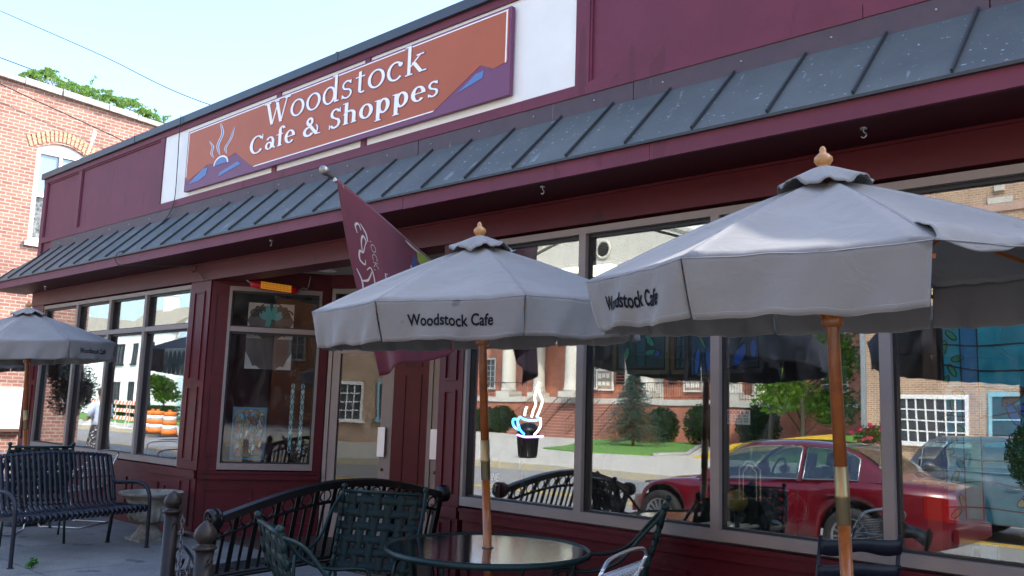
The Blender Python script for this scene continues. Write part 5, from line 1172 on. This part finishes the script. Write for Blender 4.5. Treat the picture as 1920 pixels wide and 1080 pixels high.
# hedges, spruce, trees
def hedge(x, y, r, lab, sz=1.05, n=1500, col=fl5):
    t = thing('hedge_ball', lab, 'hedge', (x,y,0), group='clipped hedge balls before the courthouse'); mb = MB()
    r *= 1.2; leaves(mb, clump_pts((x,y,r*sz*.9), r, n, rg, .8, sz), .10, rg, .6); mb.build('foliage', col, t)
    MB().ball((x,y,r*sz*.95), r*.78, 8, sz).build('core', mat('hedge_core', (.006,.014,.004), 1), t)
for x, y, r, lab in ((-23.9,-36,.95,'largest clipped round hedge right of the spruce'), (-27.2,-37,.85,'clipped hedge close behind the right side of the spruce'), (-29.4,-37.5,.8,'clipped hedge left of the spruce by the steps'), (-21.4,-37,.95,'clipped hedge farthest right along the terrace'),
    (-40.6,-38.3,.8,'clipped hedge by the left of the courthouse steps'), (-42.3,-38.4,.75,'clipped hedge second from the steps on the left'), (-44.0,-38.4,.75,'clipped hedge third from the steps on the left'), (-45.8,-38.4,.75,'clipped hedge farthest left along the courthouse')): hedge(x, y, r, lab)
t = thing('spruce_tree', 'young blue spruce on the lawn in front of the courthouse', 'tree', (-24.3,-30,.1)); mb = MB(); core = MB()
core.tube([(-24.3,-30,.1), (-24.3,-30,3.3)], [.07,.02], 8)
for i in range(34):
    z = .35+i*.092; rr = 1.65*(1-(z-.3)/3.35)**.85+.05
    for k in range(15):
        a = rg.uniform(0, 6.28); r_ = rr*rg.uniform(.8, 1.12); d = Vector((math.cos(a), math.sin(a), -.18)); core.tube([Vector((-24.3,-30,z+.1)), Vector((-24.3,-30,z+.1))+d*r_*.8], [.012,.004], 3)
        for j in range(9):
            p = Vector((-24.3,-30,z+.1))+d*r_*(.2+.8*j/8); leaves(mb, [p+Vector((rg.gauss(0,.04), rg.gauss(0,.04), rg.gauss(0,.03))) for _ in range(3)], .062, rg, .3)
mb.build('crown', fl4, t); core.build('trunk', M['wood'], t)
def tree(name, x, y, z0, h, r, lab, col, n=9, lf_=.13, k=420, seed=0, trunk_r=.12, group=None, low=.35):
    q = random.Random(seed); t = thing(name, lab, 'tree', (x,y,z0), group=group); mb, tk = MB(), MB()
    tk.tube(bez([(x,y,z0), (x+.1,y,z0+h*.25), (x-.05,y+.05,z0+h*.5), (x,y,z0+h*.75)], 5), [trunk_r*(1-.045*i) for i in range(16)], 8)
    for i in range(n):
        a = q.uniform(0, 6.28); zz = z0+h*q.uniform(low, .92); rr = r*q.uniform(.2, .75); c = Vector((x+rr*math.cos(a), y+rr*math.sin(a), zz))
        tk.tube([(x,y,zz-h*.18), c], [trunk_r*.4,.01], 5)
        leaves(mb, clump_pts(c, r*q.uniform(.32,.52), k, q, .35, .75), lf_, q, .6)
    mb.build('crown', col, t); tk.build('trunk', mat('bark', (.10,.08,.06), .9), t); return t
tree('maple_tree', -15.3, -28.5, 0, 7.8, 2.6, 'bright yellow green tree between the courthouse and the tan brick wall', fl3, 30, .12, 560, 3, .12, low=.28)
tree('broadleaf_tree', -17.6, -30.5, 0, 8.0, 1.7, 'darker green tree left of the bright one beside the courthouse', fl2, 13, .11, 420, 5, .14)
t = thing('rose_bush', 'rose bush with pink flowers at the foot of the tan brick wall', 'shrub', (-10.4,-23.0,0)); mb, ml = MB(), MB()
for i in range(7): c = (-10.4+rg.uniform(-.5,.5), -23+rg.uniform(-.3,.3), .55+rg.uniform(0,.75)); leaves(mb, clump_pts(c, .32, 160, rg, .3), .06, rg); leaves(ml, clump_pts(c, .38, 26, rg, .7), .075, rg, .9)
mb.build('foliage', fl2, t); ml.build('flowers', mat('rose_petal', (.55,.04,.10), .6), t)
# ================= tan brick building =================
tb = thing('tan_brick_building', 'tan brick building with white gridded window and pale blue framed opening across the street', 'building', (-5,-26,0))
TP = lambda n, mb, m, par=tb, **k: mb.build(n, M[m] if isinstance(m, str) else m, par, **k)
TP('wall', MB().box(-11.9, 14, -40, -26, 0, 16.5), 'brick_r')
TP('parapet', MB().box(-12.0, 14, -40, -25.9, 16.5, 16.8), 'offwhite')
TP('storey_band', MB().box(-11.95, 14, -25.999, -25.93, 8.55, 8.8), mat('pink_band_stone', (.5,.33,.26), .9))
mb = MB(); fwin(-9.55, .98, 2.42, 2.05, tb, -25.999, 7, 4, True, 1, 'white')
fwin(-7.35, 1.15, 2.42, .95, tb, -25.999, 1, 1, True, 1, 'palebluef') if 'palebluef' in M else None
M['palebluef'] = mat('pale_blue_frame', (.25,.48,.55), .6); fwin(-7.2, 1.05, 2.50, 1.05, tb, -25.999, 1, 2, True, 1, 'palebluef')
for x in (-10.6,-8.0,-5.4,-2.8,-.2): fwin(x, 9.95, 11.8, 1.1, tb, -25.999, 2, 2, True, 1, 'white')
for x in (-10.6,-8.0,-5.4,-2.8,-.2): fwin(x, 5.2, 7.0, 1.1, tb, -25.999, 2, 2, True, 1, 'white')
for x in (-7.2,): TP('keystone', MB().box(x-.14,x+.14,-25.999,-25.9,9.2,9.45).box(x-.35,x+.35,-25.999,-25.92,8.81,9.0), 'offwhite')
TP('downspout', MB().box(-11.86,-11.70,-25.999,-25.85,0,12), mat('grey_downspout', (.3,.33,.35), .5, .3))
tb2 = thing('orange_brick_building', 'plain orange brick building reflected in the recessed window', 'building', (36,-13,0))
mb = MB().box(34, 50, -30, -13.0, 0, 9); mb.build('wall', M['brick_o'], tb2); MB().box(33.9,50,-30.1,-12.9,9,9.3).build('parapet', M['white'], tb2)
for y in (-28,-24,-20,-16): fwin(y, 4.6, 6.2, 1.1, tb2, 33.999, 2, 3, True, -1, 'offwhite', ax='y')
MB().box(33.9,33.99,-23.6,-21.8,3.3,3.6).build('nameplate', M['offwhite'], tb2)
bb = thing('added_dark_building', 'added dark brick building keeping bright sky out of the recessed window reflection', 'building', (42,-46,0)); MB().box(34.5, 50, -75, -30.5, 0, 12).build('wall', brick('dark_brick', (.07,.035,.025), (.05,.028,.02), (.08,.06,.05)), bb); MB().box(34.4,50,-75.1,-30.5,12,12.3).build('parapet', M['coping'], bb)  # added so the recess glass mirrors something dark instead of bright sky
for y in (-70,-64,-58,-52,-46,-40,-34): fwin(y, 4.6, 6.2, 1.1, bb, 34.499, 2, 3, True, -1, 'bluemetal', ax='y')
tree('street_tree', 26, -18.5, 0, 5.5, 1.9, 'dark green street tree by the orange brick building', fl2, 10, .13, 300, 9)
struct('verge', MB().box(20, 60, -18, -14.5, -.3, .08), M['grass'])
# ================= white houses reflected on the left =================
def house(name, x0, x1, y0, y1, h, rh, lab, wallm, roofm, gable='x', wins=(), chims=()):
    t = thing(name, lab, 'house', ((x0+x1)/2,(y0+y1)/2,0)); MB().box(x0,x1,y0,y1,0,h).build('wall', wallm, t)
    mb = MB(); o = .3
    if gable == 'x':
        ym = (y0+y1)/2; mb.prism([(x0-o,y1+o,h-.05), (x0-o,ym,h+rh), (x0-o,y0-o,h-.05)], (x1-x0+2*o,0,0))
    else:
        xm = (x0+x1)/2; mb.prism([(x0-o,y1+o,h-.05), (xm,y1+o,h+rh), (x1+o,y1+o,h-.05)], (0,-(y1-y0+2*o),0))
        MB().prism([(x0,y1+o+.002,h), (xm,y1+o+.002,h+rh-.15), (x1,y1+o+.002,h)], (0,.02,0)).build('gable', wallm, t)
    r_ = mb.build('roof', roofm, t)
    for cx, cy, ct in chims: MB().box(cx-.55,cx+.55,cy-.45,cy+.45,h,ct).box(cx-.62,cx+.62,cy-.52,cy+.52,ct,ct+.15).build('chimney', M['white'], r_)
    for wx, wz in wins: fwin(wx, wz, wz+1.5, .9, t, y1+.001, 2, 2, True, 1, 'bluemetal')
    return t
shing = mat('tan_shingle', (.36,.33,.25), .9, noise=((.28,.25,.19), 6, .2)); clap = mat('white_clapboard', (.80,.81,.80), .7); bluec = mat('grey_blue_clapboard', (.45,.55,.62), .7)
house('white_house', -74, -64.5, -33, -26, 6.9, 2.3, 'long white house with tan shingle roof and two white chimneys', clap, shing, 'x', [(-72,1.2),(-69.5,1.2),(-66.6,1.2),(-72,4.3),(-69.5,4.3),(-66.6,4.3)], [(-65.4,-29.5,10.4),(-71,-29.5,10.2)])
house('gabled_house', -64, -57.5, -36, -27, 6.2, 3.4, 'pale blue gabled house with tall white chimney beside the long white house', bluec, shing, 'y', [(-62.4,1.2),(-59.3,1.2),(-60.8,5.6)], [(-58.4,-29.8,10.6)])
house('small_white_house', -92, -77, -36, -27, 6.0, 3.0, 'farthest white house at the left end of the row', clap, shing, 'y', [(-88,1.2),(-84,1.2),(-80,1.2),(-84,5.2)])
tree('garden_tree', -61, -24.5, 0, 3.4, 1.4, 'low garden tree in front of the pale blue gabled house', fl2, 9, .13, 260, 12, group='')
t = thing('hedge_row', 'low green hedge behind the orange barrels', 'hedge', (-58,-22,0)); mb = MB(); leaves(mb, [(rg.uniform(-63,-54), rg.uniform(-22.4,-21.5), rg.uniform(0,1.15)) for _ in range(5200)], .10, rg, .6); mb.build('foliage', fl5, t)
def barrel(x, y, lab, z=-.12):
    t = thing('traffic_barrel', lab, 'barrel', (x,y,z), group='orange traffic barrels at the far kerb', local=True)
    rs = [.30,.285,.28,.265,.26,.245]; 
    for i in range(5): MB().lathe((0,0,.08+i*.19), [(rs[i],0), (rs[i],.187), (rs[i]*.97,.19)], 20).build('band', M['orange'] if i % 2 == 0 else M['white'], t, local=True)
    MB().lathe((0,0,0), [(.38,0), (.38,.05), (.31,.08)], 20).build('base', M['rubber'], t, local=True); MB().box(-.1,.1,-.02,.02,1.03,1.12).build('handle', M['orange'], t, local=True)
barrel(-35.9,-12.6,'orange and white barrel nearest the far kerb on the right', .0); barrel(-38.3,-13.2,'orange and white barrel in the middle of the row', .0); barrel(-39.6,-13.6,'orange and white barrel half behind the middle one', .0)
def barricade(x, y, lab):
    t = thing('barricade', lab, 'barricade', (x,y,.06), group='striped barricades on the far pavement')
    for z in (.45,.85,1.25):
        MB().box(x-.9,x+.9,y-.02,y+.02,z,z+.2).build('board', M['white'], t); mb = MB()
        for i in range(5): mb.prism([(x-.85+i*.36,y+.021,z), (x-.67+i*.36,y+.021,z), (x-.55+i*.36,y+.021,z+.2), (x-.73+i*.36,y+.021,z+.2)], (0,.003,0))
        mb.build('stripe', M['orange'], t)
    for s_ in (-.8, .8): MB().box(x+s_-.03,x+s_+.03,y-.03,y-.021,.06,1.5).box(x+s_-.04,x+s_+.04,y-.4,y+.4,.06,.1).build('leg', M['white'], t)
barricade(-44.5,-14.9,'orange striped barricade closest to the barrels'); barricade(-46.8,-15.4,'orange striped barricade in the middle of the group'); barricade(-49,-15.0,'orange striped barricade farthest along the pavement')
# ================= litter bin =================
t = thing('litter_bin', 'black slatted litter bin on the far pavement behind the neon cup', 'litter bin', (-19.6,-17,.06)); mb = MB()
for k in range(26): a = 2*math.pi*k/26; mb.obox((-19.6+.30*math.cos(a)-.02,-17+.30*math.sin(a),.12), (.045,0,0), (0,.02,0), (.05*math.cos(a),.05*math.sin(a),.75))
mb.build('slats', M['black'], t); MB().lathe((-19.6,-17,.06), [(.27,0), (.31,.05), (.28,.08), (.31,.82), (.38,.86), (.38,.90), (.33,.98), (.2,1.1), (.001,1.12)], 28).build('drum', M['black'], t)
# ================= vehicles =================
def car(name, x, y, heading, lab, paint, L=4.5, Wd=1.8, hood=.92, belt=.95, roof=1.43, deck=1.03, x1=1.15, x2=2.0, x3=3.1, x4=3.95, wb=(.88,3.62), wr=.33, tail=True, clear=.2, spokes=16):
    t = thing(name, lab, 'car', (x,y,-.12), heading, local=True)
    def ztop(u):
        if u < x1: return hood-.22*(1-u/x1)**2.2-.02
        if u > x4: return deck-.07*((u-x4)/(L-x4+.001))**2
        return hood+(deck-hood)*(u-x1)/(x4-x1)
    def hw(u): e = abs(2*u/L-1); return Wd/2*(1-.30*e**6-.03*e**2)
    def zb(u):
        z = clear+.10*max(0, 1-u/.35)+.12*max(0, 1-(L-u)/.35)
        for c in wb:
            d = abs(u-c)
            if d < wr*1.22: z = max(z, wr+math.sqrt((wr*1.22)**2-d*d))
        return z
    N = 110; rings = []
    for i in range(N+1):
        u = L*i/N; h = hw(u); b, tp_ = zb(u), ztop(u); k = tp_-b
        half = [(h*.90, b), (h*.985, b+k*.10+.0), (h*1.0, b+k*.35), (h*.995, b+k*.6), (h*.965, b+k*.82), (h*.93, b+k*.93), (h*.80, tp_), (h*.4, tp_+.025), (0, tp_+.03)]
        ring = [(u, -p[0], p[1]) for p in half]+[(u, p[0], p[1]) for p in half[-2::-1]]; rings.append(ring)
    n = len(rings[0]); mb = MB(); mb.add([p for r_ in rings for p in r_], [(i*n+k, i*n+k+1, (i+1)*n+k+1, (i+1)*n+k) for i in range(N) for k in range(n-1)], True)
    mb.add(rings[0], [tuple(range(n))]); mb.add(rings[-1], [tuple(range(n))[::-1]])
    MBp = mb.build('body', paint, t, local=True)
    mb = MB(); G = []
    M_ = 44
    def groof(u):
        if u < x2: f = (u-x1)/(x2-x1); return ztop(x1)+(roof-ztop(x1))*math.sin(f*math.pi/2)**1.05
        if u > x3: f = (u-x3)/(x4-x3); return roof+(ztop(x4)-roof)*(1-math.cos(f*math.pi/2))**.9
        return roof+.02*math.sin(math.pi*(u-x2)/(x3-x2))
    for i in range(M_+1):
        u = x1+(x4-x1)*i/M_; zt, zl = groof(u), ztop(u)-.015; h = hw(u)*.915; f = max(0, (zt-zl))/(roof-belt+.001); hr = h*(1-.24*f)
        pts = [(h,zl), (h-(h-hr)*.55, zl+(zt-zl)*.55), (hr, zl+(zt-zl)*.90), (hr*.88, zt), (hr*.4, zt+.02), (0, zt+.022)]
        G.append([(u,-a,b) for a, b in pts]+[(u,a,b) for a, b in pts[-2::-1]])
    n2 = len(G[0]); um = (x2+x3)/2+.12
    def isglass(i, k):
        if k not in (0, 1, n2-2, n2-3): 
            return (3 <= k <= n2-5) and (x1+.12 < x1+(x4-x1)*(i+.5)/M_ < x2-.06 or x3+.08 < x1+(x4-x1)*(i+.5)/M_ < x4-.1)
        u = x1+(x4-x1)*(i+.5)/M_
        return (x1+.28 < u < um-.035 or um+.035 < u < x4-.42) and k in (0, 1, n2-2, n2-3)
    mb.add([p for r_ in G for p in r_], [(i*n2+k, i*n2+k+1, (i+1)*n2+k+1, (i+1)*n2+k) for i in range(M_) for k in range(n2-1) if not isglass(i, k)], True)
    mb.build('roof', paint, t, local=True)
    def gpt(u, f, s_):  # point on cabin side at height fraction f
        zt, zl = groof(u), ztop(u)-.015; h = hw(u)*.915; q = max(0, zt-zl)/(roof-belt+.001); hr = h*(1-.24*q)
        if f < .55: yy = h-(h-hr)*f
        else: yy = h-(h-hr)*(.55+(f-.55)/.35*.45)
        return Vector((u, s_*(yy+.006), zl+(zt-zl)*f))
    um = (x2+x3)/2+.12
    for s_ in (-1, 1):
        for a, b in ((x1+.28, um-.035), (um+.035, x4-.42)):
            g = MB(); g.grid(lambda u, v: gpt(a+(b-a)*u, .07+.78*v, s_), 12, 5); w_ = g.build('side_window', M['carglass'], t, local=True)
            MB().tube([gpt(a+(b-a)*i/10, .05, s_) for i in range(11)]+[gpt(b, .05+.80*i/4, s_) for i in range(1, 5)]+[gpt(b+(a-b)*i/10, .87, s_) for i in range(1, 11)], .009, 4, closed=True).build('window_trim', M['steel'], w_, local=True)
        MB().tube([(um,s_*(hw(um)+.001),.35), (um,s_*(hw(um)*.975),belt-.06)], .004, 4).build('door_seam', M['gasket'], t, local=True)
        for hx in (um-.28, x4-.75): MB().tube([(hx,s_*(hw(hx)+.02),.80), (hx+.18,s_*(hw(hx)+.02),.81)], .012, 6).build('door_handle', paint, t, local=True)
        MB().ball((x1+.42,s_*(hw(x1)+.09),belt+.04), .085, 6, .7).build('mirror', paint, t, local=True)
    g = MB(); g.grid(lambda u, v: Vector((x1+.10+(x2-x1-.14)*v, (u-.5)*2*hw(x1)*(.78-.12*v), groof(x1+.10+(x2-x1-.14)*v)+.026)), 8, 8); g.build('windscreen', M['carglass'], t, local=True)
    g = MB(); g.grid(lambda u, v: Vector((x3+.08+(x4-x3-.16)*v, (u-.5)*2*hw(x4)*(.66+.12*v), groof(x3+.08+(x4-x3-.16)*v)+.026)), 8, 8); g.build('rear_window', M['carglass'], t, local=True)
    for sx, s_ in ((um-.15,-1), (um-.15,1), (x4-.75,-1), (x4-.75,1)):
        MB().obox((sx-.09,s_*.38-.22,belt-.35), (.16,0,0), (0,.44,0), (.10,0,.50)).obox((sx+.02,s_*.38-.11,belt+.16), (.10,0,0), (0,.22,0), (.03,0,.17)).build('seat', M['cabin'], t, local=True)
    MB().tube([(x1+.62+.10*math.sin(a*.524)*.5, -.38+.18*math.cos(a*.524), belt+.05+.17*math.sin(a*.524)) for a in range(12)], .014, 6, closed=True).build('steering_wheel', M['cabin'], t, local=True)
    for c in wb:
        for s_ in (-1, 1):
            yy = s_*(Wd/2-.10); w_ = MB().lathe((c,yy-s_*.10,wr), [(wr*.6,0), (wr*.97,.0), (wr,.03), (wr,.17), (wr*.97,.20), (wr*.70,.20), (wr*.66,.17)], 36, ax=(0,s_,0)).build('tyre', M['rubber'], t, local=True)
            sp_ = MB().lathe((c,yy-s_*.10,wr), [(wr*.68,.12), (wr*.70,.195), (wr*.64,.19), (wr*.62,.14)], 32, ax=(0,s_,0))
            for k in range(spokes): a = 2*math.pi*k/spokes; sp_.bar((c,yy+s_*.085,wr), (c+wr*.64*math.cos(a),yy+s_*.075,wr+wr*.64*math.sin(a)), .022, .02, (0,1,0))
            sp_.lathe((c,yy,wr), [(wr*.16,.05), (wr*.16,.10), (wr*.08,.11)], 16, ax=(0,s_,0)).build('rim', M['steel'], w_, local=True)
        MB().box(c-wr*1.2, c+wr*1.2, -Wd/2+.24, Wd/2-.24, clear, wr*2.3 if wr*2.3 < hood-.08 else hood-.1).build('wheel_well', M['rubber'], t, local=True)
    for s_ in (-1, 1):
        MB().grid(lambda u, v: Vector((L-.30+.30*u+.012, s_*(hw(L-.30+.30*u)*.985-(.0 if u < .95 else .05)+.006), .62+.26*v-.04*u)), 8, 4).build('tail_lamp', mat('red_lens', (.22,.006,.006), .2), t, local=True)
        MB().grid(lambda u, v: Vector((.02+.34*u, s_*(hw(.02+.34*u)*.97+.012), .55+.15*v+.05*u)), 8, 4).build('headlight', mat('clear_lens', (.6,.62,.65), .1), t, local=True)
    MB().box(L-.02, L+.035, -Wd/2*.72, Wd/2*.72, .36, .52).box(-.03,.02,-Wd/2*.68,Wd/2*.68,.32,.46).build('bumper', paint if tail else M['gasket'], t, local=True)
    return t
M['carglass'] = glassmat('car_glass', .10, (.45,.55,.53)); M['cabin'] = mat('cabin_trim', (.05,.05,.055), .8)
redp = mat('red_car_paint', (.135,.004,.012), .22, .15, coat=1); silv = mat('silver_paint', (.11,.118,.12), .3, .3, coat=.8); whp = mat('white_car_paint', (.75,.76,.78), .25, coat=.8); yelp = mat('yellow_paint', (.7,.38,.02), .3, coat=.6)
# heading pi: the nose (local x=0) points to +X ... use heading 0 so the nose is at the left
car('red_car', -7.45, -6.15, 0, 'red four door sedan parked at the near kerb, reflected in the large panes', redp, L=4.36, wb=(.62,3.26), x3=3.0, x4=3.75, roof=1.38, hood=.88, belt=.92, deck=1.0)
car('silver_suv', -5.0, -9.9, 0, 'silver station wagon passing in the street behind the red sedan', silv, L=4.9, Wd=1.9, hood=1.0, belt=1.02, roof=1.50, deck=1.0, x1=.12, x2=.65, x3=2.9, x4=3.7, wb=(.95,3.75), wr=.38, clear=.28, spokes=10)
barrel(-6.0, -12.5, 'orange and white barrel standing in the street by the silver wagon', .0) if False else None
car('white_car', 9.0, -6.0, 0, 'white sedan parked farther along the near kerb', whp, L=4.5)
car('white_van', -15.5, -17.5+2, 0, 'white parked car by the far kerb near the courthouse lawn', whp, L=4.6, roof=1.65, hood=1.0, belt=1.05, deck=1.1) if False else None
struct('bank', MB().prism([(-17.5,-24.2,.06), (-11.91,-24.2,.06), (-11.91,-24.2,1.02), (-15.9,-24.2,.55)], (0,-8,.35)), M['grass'])
struct('yellow_kerb', MB().prism([(-17.5,-24.0,.06), (-15.8,-24.0,.62), (-11.91,-24.0,1.12), (-11.91,-24.0,.80), (-15.6,-24.0,.30), (-16.5,-24.0,.06)], (0,-.195,0)), M['yellow'])
# person with a dotted skirt reflected in the leftmost pane
def person(x, y, rz, lab):
    t = thing('person', lab, 'person', (x,y,0), rz)
    J = {'pel':(0,0,.95,.125,.10), 'wst':(0,0,1.08,.11,.085), 'chs':(0,.0,1.30,.145,.10), 'nck':(0,0,1.46,.05,.05), 'hd0':(0,.01,1.54,.065,.075), 'hd1':(0,.01,1.64,.078,.092), 'hd2':(0,0,1.73,.05,.06)}
    E = [('pel','wst'), ('wst','chs'), ('chs','nck'), ('nck','hd0'), ('hd0','hd1'), ('hd1','hd2')]
    for s_, n_ in ((-1,'l'), (1,'r')):
        J.update({'hip'+n_:(s_*.09,0,.88,.085,.085), 'kn'+n_:(s_*.10,.03 if s_ > 0 else -.04,.50,.055,.055), 'an'+n_:(s_*.10,.10 if s_ > 0 else -.16,.09,.035,.035), 'to'+n_:(s_*.11,.25 if s_ > 0 else -.03,.04,.035,.025),
                  'sh'+n_:(s_*.18,0,1.40,.055,.055), 'el'+n_:(s_*.23,.02,1.14,.04,.04), 'wr'+n_:(s_*.17,.22,1.06,.026,.022), 'pa'+n_:(s_*.15,.28,1.07,.030,.018)})
        E += [('pel','hip'+n_), ('hip'+n_,'kn'+n_), ('kn'+n_,'an'+n_), ('an'+n_,'to'+n_), ('chs','sh'+n_), ('sh'+n_,'el'+n_), ('el'+n_,'wr'+n_), ('wr'+n_,'pa'+n_)]
        for f in range(5):
            ox = (-.025+.0125*f) if f < 4 else -s_*.035; ln = (.055,.065,.062,.05,.04)[f]
            J['f%d%s' % (f, n_)] = (s_*.15+ox, .315 if f < 4 else .29, 1.065 if f < 4 else 1.08, .009, .009); J['g%d%s' % (f, n_)] = (s_*.15+ox*1.15, .315+ln if f < 4 else .32, 1.045 if f < 4 else 1.09, .0075, .0075)
            E += [('pa'+n_, 'f%d%s' % (f, n_)), ('f%d%s' % (f, n_), 'g%d%s' % (f, n_))]
    ks = list(J); me = bpy.data.meshes.new('body'); me.from_pydata([J[k][:3] for k in ks], [(ks.index(a), ks.index(b)) for a, b in E], [])
    o = bpy.data.objects.new('body', me); S.collection.objects.link(o); o.parent = t; me.materials.append(mat('skin', (.45,.25,.17), .6))
    md = o.modifiers.new('skin', 'SKIN'); lay = me.skin_vertices[0] if me.skin_vertices else None
    if lay is None: 
        bm = bmesh.new(); bm.from_mesh(me); bm.verts.layers.skin.verify(); bm.to_mesh(me); bm.free(); lay = me.skin_vertices[0]
    for i, k in enumerate(ks): lay.data[i].radius = J[k][3:5]; lay.data[i].use_root = (k == 'pel')
    sb = o.modifiers.new('subdiv', 'SUBSURF'); sb.levels = 1; sb.render_levels = 2
    MB().lathe((0,0,.93), [(.17,0), (.165,.15), (.18,.30), (.20,.42), (.19,.50), (.07,.555)], 24).tube([(-.19,0,1.42), (-.25,.02,1.14)], [.075,.065], 10).tube([(.19,0,1.42), (.25,.02,1.14)], [.075,.065], 10).build('shirt', mat('pale_blue_shirt', (.55,.62,.75), .8), t)
    MB().lathe((0,0,.28), [(.27,0), (.23,.25), (.19,.50), (.165,.72)], 28).build('skirt', speckle(mat('dark_skirt', (.012,.012,.02), .8), (.7,.7,.7), 30, .60), t)
    MB().ball((0,-.02,1.68), .105, 10, 1.1).tube(bez([(0,-.09,1.70), (0,-.13,1.60), (0,-.11,1.48)], 4), .06, 10).build('hair', mat('brown_hair', (.06,.03,.015), .6), t)
    fc = MB(); [fc.ball((sx*.03,.094,1.645), .010, 5) for sx in (-1,1)]; fc.ball((0,.105,1.615), .013, 5).tube([(-.02,.096,1.585), (.02,.096,1.585)], .005, 5); fc.build('face', mat('features', (.2,.07,.06), .6), t)
    return t
person(-19.6, -2.9, R(75), 'person in pale blue shirt and dark dotted skirt walking on the pavement')
